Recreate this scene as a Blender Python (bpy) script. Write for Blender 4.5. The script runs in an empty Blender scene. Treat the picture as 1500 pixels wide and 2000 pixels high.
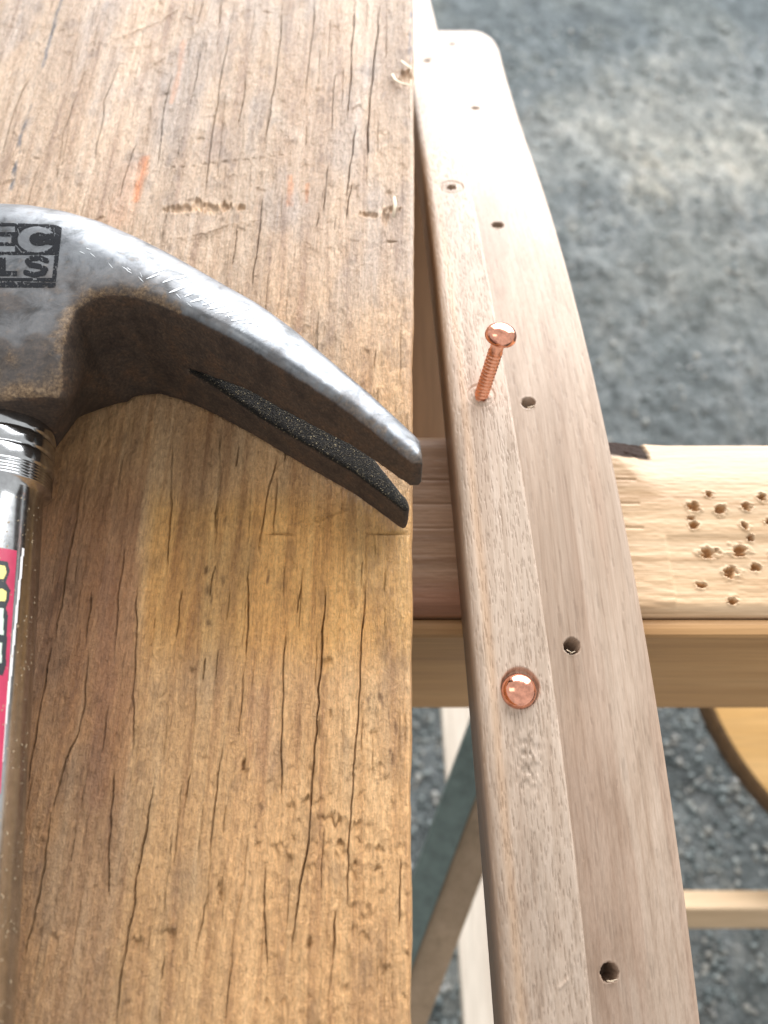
import bpy, math, random
import numpy as np
from mathutils import Vector, Matrix

random.seed(4)
RNG = np.random.default_rng(11)
R = math.radians
SC = bpy.context.scene
COL = SC.collection

# ------------------------------------------------------------------ camera, light, exposure
TILT = R(25.0)             # camera looks 25 degrees ahead of straight down
FPX = 1500.0               # focal length of the phone in photograph pixels
ZP = 0.80                  # height of the plank's upper face above the ground
ZC = ZP + 0.170            # height of the lens
cd = bpy.data.cameras.new('camera')
cam = bpy.data.objects.new('camera', cd)
COL.objects.link(cam)
cd.sensor_fit = 'VERTICAL'; cd.sensor_height = 36; cd.sensor_width = 27
cd.lens = 36 * FPX / 2000
cd.clip_start = 0.01; cd.clip_end = 60
cam.location = (0, 0, ZC)
cam.rotation_euler = (TILT, 0, 0)
cd.dof.use_dof = True
cd.dof.focus_distance = 0.182
cd.dof.aperture_fstop = 12.5
SC.camera = cam

w = bpy.data.worlds.new('World'); SC.world = w; w.use_nodes = True
bg = w.node_tree.nodes['Background']
bg.inputs[0].default_value = (0.97, 0.975, 0.97, 1)
bg.inputs[1].default_value = 0.90

def area(name, loc, target, sx, sy, power, color):
    l = bpy.data.lights.new(name, 'AREA'); l.shape = 'RECTANGLE'
    l.size = sx; l.size_y = sy; l.energy = power; l.color = color
    o = bpy.data.objects.new(name, l); COL.objects.link(o)
    o.location = loc
    d = Vector(target) - Vector(loc)
    o.rotation_euler = d.to_track_quat('-Z', 'Y').to_euler()
    return o
# the open side of the workshop ahead of the bench
area('open_door_light', (0.65, 2.25, ZP + 0.80), (0.0, 0.12, ZP + 0.50), 3.4, 2.4, 225, (0.985, 0.99, 1.0))
# added lamp overhead to the left, for streaks on the chrome handle
area('handle_streak_light', (-1.2, 0.15, ZP + 1.75), (0.0, 0.05, ZP), 0.6, 1.1, 5, (1.0, 0.97, 0.92))

vs = SC.view_settings
vs.view_transform = 'Standard'; vs.look = 'None'; vs.gamma = 1; vs.exposure = 0.06
vs.use_curve_mapping = False
SC.render.engine = 'CYCLES'

# ------------------------------------------------------------------ helpers
CT, ST = math.cos(TILT), math.sin(TILT)
def at(px, py, z):
    """point of the place seen at a photograph pixel, at world height z (arrays allowed)"""
    px = np.asarray(px, float); py = np.asarray(py, float)
    v = (1000 - py) / FPX; u = (px - 750) / FPX
    d = (ZC - z) / (CT - v * ST)
    return d * u, d * (ST + v * CT)
def at3(px, py, z):
    x, y = at(px, py, z); return Vector((float(x), float(y), float(z)))

def hsh(i, j, s):
    n = (i.astype(np.int64) * 374761393 + j.astype(np.int64) * 668265263 + s * 974711) & 0x7fffffff
    n = ((n ^ (n >> 13)) * 1274126177) & 0x7fffffff
    n = (n ^ (n >> 16)) & 0x7fffffff
    return n / 0x7fffffff
def vn(x, y, s=0):
    xi = np.floor(x); yi = np.floor(y); fx = x - xi; fy = y - yi
    fx = fx * fx * (3 - 2 * fx); fy = fy * fy * (3 - 2 * fy)
    a = hsh(xi, yi, s); b = hsh(xi + 1, yi, s); c = hsh(xi, yi + 1, s); d = hsh(xi + 1, yi + 1, s)
    return (a + (b - a) * fx) * (1 - fy) + (c + (d - c) * fx) * fy
def fbm(x, y, s=0, o=4):
    t = 0; a = 0.5; k = 1.0
    for i in range(o):
        t = t + a * vn(x * k + 17.3 * i, y * k + 5.1 * i, s + i); a *= 0.5; k *= 2.03
    return t
def sstep(a, b, x):
    t = np.clip((x - a) / (b - a), 0, 1); return t * t * (3 - 2 * t)
def segdist(X, Y, p, q):
    dx, dy = q[0] - p[0], q[1] - p[1]
    t = np.clip(((X - p[0]) * dx + (Y - p[1]) * dy) / (dx * dx + dy * dy + 1e-18), 0, 1)
    return np.hypot(X - p[0] - t * dx, Y - p[1] - t * dy), t

def mesh_np(name, V, quads, tris=None):
    me = bpy.data.meshes.new(name)
    V = np.ascontiguousarray(V, np.float32)
    me.vertices.add(len(V)); me.vertices.foreach_set('co', V.ravel())
    nq = len(quads); nt = 0 if tris is None else len(tris)
    loops = np.asarray(quads, np.int32).ravel()
    starts = np.arange(nq) * 4
    if nt:
        loops = np.concatenate([loops, np.asarray(tris, np.int32).ravel()])
        starts = np.concatenate([starts, nq * 4 + np.arange(nt) * 3])
    me.loops.add(len(loops)); me.loops.foreach_set('vertex_index', loops.astype(np.int32))
    me.polygons.add(nq + nt); me.polygons.foreach_set('loop_start', starts.astype(np.int32))
    me.update(calc_edges=True); me.validate()
    me.polygons.foreach_set('use_smooth', np.ones(len(me.polygons), bool))
    return me
def set_tint(me, rgb, name='tint'):
    a = me.attributes.new(name, 'FLOAT_COLOR', 'POINT')
    c = np.ones((len(rgb), 4), np.float32); c[:, :3] = rgb
    a.data.foreach_set('color', c.ravel())
def obj(name, me, mat=None, parent=None):
    o = bpy.data.objects.new(name, me); COL.objects.link(o)
    if mat is not None:
        for m in (mat if isinstance(mat, (list, tuple)) else [mat]): me.materials.append(m)
    if parent is not None: o.parent = parent
    return o
def tag(o, label, cat=None, group=None, kind=None):
    if label: o['label'] = label
    if cat: o['category'] = cat
    if group: o['group'] = group
    if kind: o['kind'] = kind
    return o
def empty(name, loc):
    o = bpy.data.objects.new(name, None); COL.objects.link(o); o.location = loc
    o.empty_display_size = 0.02
    return o
def rel(o):
    """keep a part where it was modelled in world space although its parent stands elsewhere"""
    o.matrix_parent_inverse = Matrix.Translation(-o.parent.location)
    return o

def wrap_grid(P, caps=True):
    """P: (rows, ring, 3), ring closed -> verts, quads, tris"""
    nr, nc, _ = P.shape
    V = P.reshape(-1, 3)
    i = np.arange(nr - 1)[:, None] * nc; j = np.arange(nc)[None, :]; j2 = (j + 1) % nc
    Q = np.stack([i + j, i + j2, i + nc + j2, i + nc + j], -1).reshape(-1, 4)
    T = []
    if caps:
        c0 = P[0].mean(0); c1 = P[-1].mean(0)
        V = np.vstack([V, c0, c1]); n = len(V)
        jj = np.arange(nc); k2 = (jj + 1) % nc
        T = np.concatenate([np.stack([np.full(nc, n - 2), k2, jj], -1),
                            np.stack([np.full(nc, n - 1), (nr - 1) * nc + jj, (nr - 1) * nc + k2], -1)])
    return V, Q, T
def box_pts(c, ax, ay, az):
    c, ax, ay, az = map(Vector, (c, ax, ay, az))
    return [c + sx * ax + sy * ay + sz * az for sz in (-1, 1) for sx, sy in ((-1, -1), (1, -1), (1, 1), (-1, 1))]
def beam_box(name, p0, p1, wv, tv, mat, parent=None, bevel=0.002, seg=2):
    """bar from p0 to p1; wv and tv are its half width and half thickness vectors"""
    p0, p1, wv, tv = map(Vector, (p0, p1, wv, tv))
    vs_ = [p + a * wv + b * tv for p in (p0, p1) for a, b in ((-1, -1), (1, -1), (1, 1), (-1, 1))]
    f = [(0, 1, 2, 3), (7, 6, 5, 4), (0, 4, 5, 1), (1, 5, 6, 2), (2, 6, 7, 3), (3, 7, 4, 0)]
    me = bpy.data.meshes.new(name); me.from_pydata([v[:] for v in vs_], [], f); me.update()
    import bmesh
    bm = bmesh.new(); bm.from_mesh(me); bmesh.ops.recalc_face_normals(bm, faces=bm.faces[:])
    bmesh.ops.bevel(bm, geom=bm.edges[:], offset=bevel, segments=seg, profile=0.6, affect='EDGES')
    bm.to_mesh(me); bm.free()
    o = obj(name, me, mat, parent)
    return o
def lathe(name, prof, mat, parent=None, seg=48, p0=(0, 0, 0), axis=(0, 0, 1), xref=(1, 0, 0)):
    """prof: list of (radius, distance along axis)"""
    a = Vector(axis).normalized(); x = Vector(xref); x = (x - a * x.dot(a)).normalized(); y = a.cross(x)
    prof = np.array(prof); th = np.linspace(0, 2 * math.pi, seg, endpoint=False)
    P = (np.array(p0)[None, None] + prof[:, 1][:, None, None] * np.array(a)
         + prof[:, 0][:, None, None] * (np.cos(th)[None, :, None] * np.array(x) + np.sin(th)[None, :, None] * np.array(y)))
    V, Q, T = wrap_grid(P)
    return obj(name, mesh_np(name, V, Q[:, ::1], T), mat, parent)

# ------------------------------------------------------------------ materials
def new_mat(name):
    m = bpy.data.materials.new(name); m.use_nodes = True
    nt = m.node_tree; b = nt.nodes['Principled BSDF']
    return m, nt, b
def N(nt, t, **kw):
    n = nt.nodes.new(t)
    for k, v in kw.items():
        if k.startswith('i_'):
            key = k[2:]
            n.inputs[int(key) if key.isdigit() else key].default_value = v
        else: setattr(n, k, v)
    return n
def ramp(nt, fac, stops):
    r = nt.nodes.new('ShaderNodeValToRGB'); e = r.color_ramp.elements
    while len(e) < len(stops): e.new(0.5)
    for el, (p, c) in zip(e, stops): el.position = p; el.color = (*c, 1) if len(c) == 3 else c
    nt.links.new(fac, r.inputs[0]); return r.outputs[0]
def noise(nt, vec, scale, detail=4, rough=0.55, dist=0.0):
    n = N(nt, 'ShaderNodeTexNoise'); n.inputs['Scale'].default_value = scale
    n.inputs['Detail'].default_value = detail; n.inputs['Roughness'].default_value = rough
    n.inputs['Distortion'].default_value = dist
    nt.links.new(vec, n.inputs['Vector']); return n.outputs['Fac']
def mapped(nt, scale, rot=(0, 0, 0)):
    tc = N(nt, 'ShaderNodeTexCoord'); mp = N(nt, 'ShaderNodeMapping')
    mp.inputs['Scale'].default_value = scale; mp.inputs['Rotation'].default_value = rot
    nt.links.new(tc.outputs['Object'], mp.inputs['Vector']); return mp.outputs[0]
def mixc(nt, a, b, fac, mode='MIX'):
    m = N(nt, 'ShaderNodeMix', data_type='RGBA', blend_type=mode)
    for sock, v in ((m.inputs[0], fac), (m.inputs[6], a), (m.inputs[7], b)):
        if isinstance(v, bpy.types.NodeSocket): nt.links.new(v, sock)
        else: sock.default_value = v if not isinstance(v, tuple) or len(v) == 4 else (*v, 1)
    return m.outputs[2]
def bump(nt, h, dist, strength=1.0, normal=None):
    b = N(nt, 'ShaderNodeBump'); b.inputs['Distance'].default_value = dist; b.inputs['Strength'].default_value = strength
    nt.links.new(h, b.inputs['Height'])
    if normal is not None: nt.links.new(normal, b.inputs['Normal'])
    return b.outputs[0]

def wood(name, dark, mid, light, along='y', grain=420, ratio=0.05, rough=0.5, bumpd=0.00006, tint=False, spec=0.5, fine=2600, rot=(0, 0, 0), rvar=0.12, fibre=0.0):
    m, nt, b = new_mat(name)
    s = {'x': (ratio, 1, 1), 'y': (1, ratio, 1), 'z': (1, 1, ratio)}[along]
    v = mapped(nt, s, rot)
    g = noise(nt, v, grain, 5, 0.6, 0.4)
    c = ramp(nt, g, [(0.30, dark), (0.50, mid), (0.72, light)])
    big = noise(nt, v, grain * 0.12, 3, 0.5, 0.6)
    c = mixc(nt, c, ramp(nt, big, [(0.35, (0.80, 0.78, 0.76)), (0.65, (1.12, 1.1, 1.08))]), 0.8, 'MULTIPLY')
    fn = noise(nt, v, fine, 3, 0.65)
    c = mixc(nt, c, ramp(nt, fn, [(0.35, (0.80, 0.79, 0.77)), (0.6, (1.06, 1.06, 1.06))]), 0.55, 'MULTIPLY')
    if fibre:
        vf = mapped(nt, (1, 0.16, 1), rot)
        f1 = noise(nt, vf, 1900, 4, 0.75); f3 = noise(nt, mapped(nt, (1, 0.6, 1), rot), 1100, 5, 0.8, 0.3)
        c = mixc(nt, c, ramp(nt, f1, [(0.36, (0.50, 0.46, 0.42)), (0.50, (1, 1, 1)), (0.66, (1.25, 1.24, 1.22))]), fibre, 'MULTIPLY')
        c = mixc(nt, c, ramp(nt, f3, [(0.38, (0.62, 0.60, 0.58)), (0.52, (1, 1, 1)), (0.64, (1.35, 1.34, 1.32))]), fibre, 'MULTIPLY')
    if tint:
        a = N(nt, 'ShaderNodeAttribute', attribute_name='tint')
        c = mixc(nt, c, a.outputs['Color'], 1.0, 'MULTIPLY')
    nt.links.new(c, b.inputs['Base Color'])
    v2 = mapped(nt, (1, 1, 1))
    f2 = noise(nt, v2, fine * 0.6, 4, 0.7)
    n1 = bump(nt, fn, bumpd, 0.7)
    n2 = bump(nt, f2, bumpd * 0.8, 0.5, n1)
    if fibre: n2 = bump(nt, f3, 0.0010, 1.0, bump(nt, f1, 0.00040, 1.0, n2))
    nt.links.new(n2, b.inputs['Normal'])
    mr = N(nt, 'ShaderNodeMapRange'); mr.inputs['To Min'].default_value = rough - rvar; mr.inputs['To Max'].default_value = rough + rvar
    nt.links.new(g, mr.inputs['Value']); nt.links.new(mr.outputs[0], b.inputs['Roughness'])
    b.inputs['Specular IOR Level'].default_value = spec
    if tint:       # dark stains and bark are matt
        sp = N(nt, 'ShaderNodeSeparateColor'); nt.links.new(a.outputs['Color'], sp.inputs[0])
        ms = N(nt, 'ShaderNodeMapRange'); ms.inputs['From Min'].default_value = 0.1; ms.inputs['From Max'].default_value = 0.6; ms.inputs['To Min'].default_value = 0.04; ms.inputs['To Max'].default_value = spec
        nt.links.new(sp.outputs[0], ms.inputs['Value']); nt.links.new(ms.outputs[0], b.inputs['Specular IOR Level'])
    return m

M = {}
M['plank'] = wood('weathered_plank_wood', (0.47, 0.245, 0.105), (0.68, 0.395, 0.178), (0.79, 0.50, 0.25), 'y', 330, 0.045, 0.46, 0.00009, True, 0.5, 2200, (0, 0, R(-4)), 0.12, 0.42)
M['strip'] = wood('sanded_pale_strip_wood', (0.395, 0.300, 0.232), (0.485, 0.385, 0.308), (0.545, 0.443, 0.365), 'y', 520, 0.03, 0.44, 0.00003, True, 0.30, 3000, (0, 0, R(6)), 0.07)
M['board'] = wood('sanded_pale_board_wood', (0.355, 0.262, 0.196), (0.435, 0.335, 0.262), (0.485, 0.385, 0.31), 'y', 300, 0.025, 0.44, 0.00003, True, 0.30, 2600, (0, 0, R(5)), 0.07)
M['beam'] = wood('rough_sawn_pine', (0.40, 0.245, 0.125), (0.54, 0.375, 0.225), (0.61, 0.45, 0.295), 'x', 260, 0.04, 0.5, 0.00010, True, 0.5, 1500)
M['apron'] = wood('tan_plywood', (0.46, 0.25, 0.10), (0.55, 0.315, 0.135), (0.61, 0.37, 0.175), 'x', 90, 0.05, 0.55, 0.00004, False, 0.4, 700)
M['leg'] = wood('pale_leg_wood', (0.66, 0.58, 0.49), (0.74, 0.67, 0.58), (0.79, 0.73, 0.64), 'y', 90, 0.05, 0.55, 0.00005, False, 0.4, 700)
M['lower'] = wood('brown_lower_board_wood', (0.16, 0.085, 0.035), (0.21, 0.115, 0.05), (0.25, 0.145, 0.065), 'y', 120, 0.04, 0.55, 0.00004, False, 0.4, 800)
M['brace'] = wood('brown_brace_wood', (0.22, 0.16, 0.10), (0.29, 0.21, 0.135), (0.34, 0.25, 0.17), 'z', 90, 0.05, 0.6, 0.00005, False, 0.4, 700)
M['rail'] = wood('pale_rail_wood', (0.46, 0.32, 0.19), (0.55, 0.40, 0.25), (0.60, 0.45, 0.30), 'x', 90, 0.05, 0.55, 0.00005, False, 0.4, 700)
M['stool'] = wood('golden_plywood', (0.62, 0.36, 0.12), (0.70, 0.43, 0.17), (0.75, 0.48, 0.21), 'x', 60, 0.06, 0.5, 0.00004, False, 0.4, 500)

def simple(name, color, rough, metal=0.0, spec=0.5, nscale=None, var=0.25, bumpd=0.0):
    m, nt, b = new_mat(name)
    b.inputs['Metallic'].default_value = metal; b.inputs['Specular IOR Level'].default_value = spec
    b.inputs['Roughness'].default_value = rough
    if nscale:
        v = mapped(nt, (1, 1, 1)); n = noise(nt, v, nscale, 5, 0.6)
        c = ramp(nt, n, [(0.3, tuple(k * (1 - var) for k in color)), (0.7, tuple(min(1, k * (1 + var)) for k in color))])
        nt.links.new(c, b.inputs['Base Color'])
        mr = N(nt, 'ShaderNodeMapRange'); mr.inputs['To Min'].default_value = rough * 0.7; mr.inputs['To Max'].default_value = min(1, rough * 1.3)
        nt.links.new(n, mr.inputs['Value']); nt.links.new(mr.outputs[0], b.inputs['Roughness'])
        if bumpd: nt.links.new(bump(nt, n, bumpd, 0.6), b.inputs['Normal'])
    else: b.inputs['Base Color'].default_value = (*color, 1)
    return m
M['green'] = simple('grey_green_face', (0.10, 0.135, 0.125), 0.5, 0, 0.4, 120, 0.25, 0.0001)
M['copper'] = simple('bright_copper', (0.74, 0.345, 0.235), 0.14, 1.0, 0.5, 700, 0.30, 0.00003)
M['copper_dull'] = simple('brushed_copper', (0.80, 0.36, 0.22), 0.30, 1.0, 0.5, 1400, 0.2, 0.00002)
M['chrome'] = simple('scuffed_chrome', (0.46, 0.47, 0.48), 0.16, 1.0, 0.5, 500, 0.14, 0.000006)
M['scratch'] = simple('bare_scratched_steel', (0.62, 0.64, 0.66), 0.5, 1.0)
M['print'] = simple('black_print', (0.010, 0.011, 0.014), 0.75, 0, 0.15, 900, 0.4)
M['red'] = simple('red_sticker', (0.44, 0.03, 0.085), 0.35, 0, 0.5, 260, 0.12)
M['yellow'] = simple('yellow_print', (0.78, 0.66, 0.22), 0.4)
M['pale'] = simple('pale_green_print', (0.55, 0.66, 0.55), 0.4)
M['black'] = simple('black_sticker_print', (0.015, 0.02, 0.025), 0.4)
M['white'] = simple('scuffed_white', (0.72, 0.70, 0.70), 0.6)
M['fibre'] = simple('torn_wood_fibre', (0.66, 0.54, 0.40), 0.6)
M['dust'] = simple('sawdust', (0.36, 0.27, 0.17), 0.8)
M['edge'] = simple('painted_edge_shade', (0.13, 0.075, 0.035), 0.7, 0, 0.3, 150, 0.3)  # shade on the round board's side put into the colour

def hammer_mat():
    m, nt, b = new_mat('forged_and_polished_steel')
    a = N(nt, 'ShaderNodeAttribute', attribute_name='tint')
    sp = N(nt, 'ShaderNodeSeparateColor'); nt.links.new(a.outputs['Color'], sp.inputs[0])
    pol, rust, grit = sp.outputs[0], sp.outputs[1], sp.outputs[2]
    v = mapped(nt, (1, 1, 1))
    vb = mapped(nt, (1.0, 0.08, 1.0), (0, 0, R(28)))
    br = noise(nt, vb, 2600, 3, 0.6)             # brushing left by the polishing wheel
    sm = noise(nt, v, 170, 5, 0.65, 0.5)
    fin = noise(nt, v, 1500, 4, 0.7)
    steel = ramp(nt, sm, [(0.32, (0.07, 0.074, 0.078)), (0.48, (0.155, 0.163, 0.175)), (0.7, (0.22, 0.232, 0.245))])
    forged = ramp(nt, fin, [(0.3, (0.018, 0.012, 0.008)), (0.55, (0.050, 0.032, 0.021)), (0.8, (0.105, 0.068, 0.042))])
    forged = mixc(nt, forged, ramp(nt, sm, [(0.35, (0.55, 0.5, 0.5)), (0.5, (1, 1, 1)), (0.68, (1.5, 1.25, 1.0))]), 0.9, 'MULTIPLY')
    rc = ramp(nt, fin, [(0.3, (0.04, 0.024, 0.014)), (0.5, (0.13, 0.08, 0.042)), (0.72, (0.30, 0.21, 0.12))])
    gr = ramp(nt, noise(nt, v, 2300, 2, 0.8), [(0.50, (0.008, 0.007, 0.006)), (0.64, (0.05, 0.04, 0.026)), (0.74, (0.55, 0.45, 0.28))])
    c = mixc(nt, forged, steel, pol); c = mixc(nt, c, rc, rust); c = mixc(nt, c, gr, grit)
    nt.links.new(c, b.inputs['Base Color'])
    # metal only where it is bare
    mt = N(nt, 'ShaderNodeMath', operation='MULTIPLY'); inv = N(nt, 'ShaderNodeMath', operation='SUBTRACT'); inv.inputs[0].default_value = 1
    nt.links.new(rust, inv.inputs[1]); nt.links.new(pol, mt.inputs[0]); nt.links.new(inv.outputs[0], mt.inputs[1])
    mg = N(nt, 'ShaderNodeMath', operation='MULTIPLY_ADD'); mg.inputs[1].default_value = 0.6
    nt.links.new(grit, mg.inputs[0]); nt.links.new(mt.outputs[0], mg.inputs[2]); nt.links.new(mg.outputs[0], b.inputs['Metallic'])
    r1 = N(nt, 'ShaderNodeMapRange'); r1.inputs['To Min'].default_value = 0.62; r1.inputs['To Max'].default_value = 0.33
    nt.links.new(mt.outputs[0], r1.inputs['Value'])
    r2 = N(nt, 'ShaderNodeMath', operation='MULTIPLY_ADD'); r2.inputs[1].default_value = 0.16
    nt.links.new(br, r2.inputs[0]); nt.links.new(r1.outputs[0], r2.inputs[2])
    nt.links.new(r2.outputs[0], b.inputs['Roughness'])
    n1 = bump(nt, br, 0.000012, 0.6); n2 = bump(nt, fin, 0.00006, 0.55, n1)
    gn = N(nt, 'ShaderNodeMath', operation='MULTIPLY'); nt.links.new(noise(nt, v, 2300, 2, 0.8), gn.inputs[0]); nt.links.new(grit, gn.inputs[1])
    n3 = bump(nt, gn.outputs[0], 0.0006, 1.0, n2)
    nt.links.new(n3, b.inputs['Normal'])
    return m
M['hammer'] = hammer_mat()

def ground_mat():
    m, nt, b = new_mat('rough_grey_concrete')
    v = mapped(nt, (1, 1, 1)); vs_ = mapped(nt, (1.0, 0.55, 1.0), (0, 0, R(35)))
    n1 = noise(nt, v, 2.6, 4, 0.6, 0.4); n2 = noise(nt, vs_, 34, 6, 0.72, 0.3); n3 = noise(nt, v, 190, 4, 0.65); n4 = noise(nt, vs_, 11, 4, 0.6, 0.6)
    c = ramp(nt, n2, [(0.28, (0.052, 0.058, 0.058)), (0.47, (0.112, 0.124, 0.124)), (0.62, (0.17, 0.18, 0.178)), (0.75, (0.27, 0.27, 0.255))])
    c = mixc(nt, c, ramp(nt, n1, [(0.45, (1.0, 1.02, 1.04)), (0.60, (1.3, 1.24, 1.16))]), 0.9, 'MULTIPLY')
    c = mixc(nt, c, ramp(nt, n4, [(0.40, (0.82, 0.84, 0.84)), (0.55, (1.0, 1.0, 1.0)), (0.72, (1.2, 1.12, 1.0))]), 0.9, 'MULTIPLY')
    c = mixc(nt, c, ramp(nt, n3, [(0.35, (0.6, 0.6, 0.6)), (0.65, (1.3, 1.3, 1.3))]), 0.8, 'MULTIPLY')
    at_ = N(nt, 'ShaderNodeAttribute', attribute_name='tint')
    c = mixc(nt, c, at_.outputs['Color'], 1.0, 'MULTIPLY')
    nt.links.new(c, b.inputs['Base Color']); b.inputs['Roughness'].default_value = 0.7; b.inputs['Specular IOR Level'].default_value = 0.3
    nt.links.new(bump(nt, n2, 0.02, 0.9, bump(nt, n3, 0.003, 0.8)), b.inputs['Normal'])
    return m
M['ground'] = ground_mat()
def pebble_mat():
    m, nt, b = new_mat('mixed_gravel')
    v = mapped(nt, (1, 1, 1)); n = noise(nt, v, 55, 2, 0.5)
    c = ramp(nt, n, [(0.3, (0.06, 0.075, 0.075)), (0.5, (0.13, 0.15, 0.148)), (0.62, (0.20, 0.19, 0.165)), (0.75, (0.36, 0.37, 0.37))])
    nt.links.new(c, b.inputs['Base Color']); b.inputs['Roughness'].default_value = 0.5
    return m
M['pebble'] = pebble_mat()

# ------------------------------------------------------------------ ground
def build_ground():
    xs = np.concatenate([np.linspace(-6, -0.9, 14), np.linspace(-0.85, 1.35, 441), np.linspace(1.4, 6, 14)])
    ys = np.concatenate([np.linspace(-4, -0.5, 12), np.linspace(-0.45, 2.3, 551), np.linspace(2.4, 9, 20)])
    X, Y = np.meshgrid(xs, ys)
    z = 0.03 * (fbm(X * 2.2, Y * 2.2, 3, 3) - 0.45) + 0.022 * (fbm(X * 14, Y * 14 + X * 5, 8, 4) - 0.45)
    z += 0.012 * np.abs(fbm(X * 40, Y * 40, 21, 3) - 0.45)
    P = np.stack([X, Y, z], -1)
    nr, nc = X.shape
    i = np.arange(nr - 1)[:, None] * nc; j = np.arange(nc - 1)[None]
    Q = np.stack([i + j, i + j + 1, i + nc + j + 1, i + nc + j], -1).reshape(-1, 4)
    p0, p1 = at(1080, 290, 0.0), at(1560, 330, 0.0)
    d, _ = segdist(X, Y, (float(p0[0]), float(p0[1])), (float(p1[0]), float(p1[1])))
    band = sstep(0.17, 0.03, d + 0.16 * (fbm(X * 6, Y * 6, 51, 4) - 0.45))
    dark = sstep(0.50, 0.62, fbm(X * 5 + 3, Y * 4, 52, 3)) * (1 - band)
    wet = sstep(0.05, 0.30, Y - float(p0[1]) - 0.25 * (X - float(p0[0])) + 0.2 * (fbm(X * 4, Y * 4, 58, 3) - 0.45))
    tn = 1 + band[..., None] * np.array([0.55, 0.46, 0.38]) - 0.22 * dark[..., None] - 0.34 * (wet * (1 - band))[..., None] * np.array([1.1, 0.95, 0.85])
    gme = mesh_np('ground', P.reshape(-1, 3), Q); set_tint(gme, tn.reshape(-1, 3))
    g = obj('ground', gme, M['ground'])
    tag(g, 'rough blue grey concrete ground far below the bench', None, None, 'structure')
    # loose stones: nobody could count them
    n = 26000
    x = RNG.uniform(-0.1, 0.75, n); y = RNG.uniform(-0.35, 1.5, n)
    keep = (RNG.random(n) < np.where(y < 0.22, 1.0, 0.22))
    x, y = x[keep], y[keep]; n = len(x)
    r = 0.0018 + 0.0042 * RNG.random(n) ** 3
    zz = 0.03 * (fbm(x * 2.2, y * 2.2, 3, 3) - 0.45) + 0.022 * (fbm(x * 14, y * 14 + x * 5, 8, 4) - 0.45) + 0.012 * np.abs(fbm(x * 40, y * 40, 21, 3) - 0.45)
    t = (1 + 5 ** 0.5) / 2
    ico = np.array([(-1, t, 0), (1, t, 0), (-1, -t, 0), (1, -t, 0), (0, -1, t), (0, 1, t), (0, -1, -t), (0, 1, -t), (t, 0, -1), (t, 0, 1), (-t, 0, -1), (-t, 0, 1)]) / 1.9
    F = np.array([(0, 11, 5), (0, 5, 1), (0, 1, 7), (0, 7, 10), (0, 10, 11), (1, 5, 9), (5, 11, 4), (11, 10, 2), (10, 7, 6), (7, 1, 8), (3, 9, 4), (3, 4, 2), (3, 2, 6), (3, 6, 8), (3, 8, 9), (4, 9, 5), (2, 4, 11), (6, 2, 10), (8, 6, 7), (9, 8, 1)])
    S = np.stack([RNG.uniform(0.7, 1.3, n), RNG.uniform(0.7, 1.3, n), RNG.uniform(0.4, 0.8, n)], -1)
    V = ico[None] * S[:, None] * r[:, None, None] * RNG.uniform(0.85, 1.15, (n, 12, 1))
    a = RNG.uniform(0, 6.28, n); ca, sa = np.cos(a)[:, None], np.sin(a)[:, None]
    V = np.stack([V[..., 0] * ca - V[..., 1] * sa, V[..., 0] * sa + V[..., 1] * ca, V[..., 2]], -1)
    V = V + np.stack([x, y, zz + r * np.where(y < 0.22, 0.3, 0.05)], -1)[:, None]
    T = (F[None] + np.arange(n)[:, None, None] * 12).reshape(-1, 3)
    p = obj('gravel', mesh_np('gravel', V.reshape(-1, 3), np.zeros((0, 4), int), T), M['pebble'])
    tag(p, 'loose grey gravel and small stones scattered on the ground', 'gravel', None, 'stuff')
build_ground()

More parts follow.
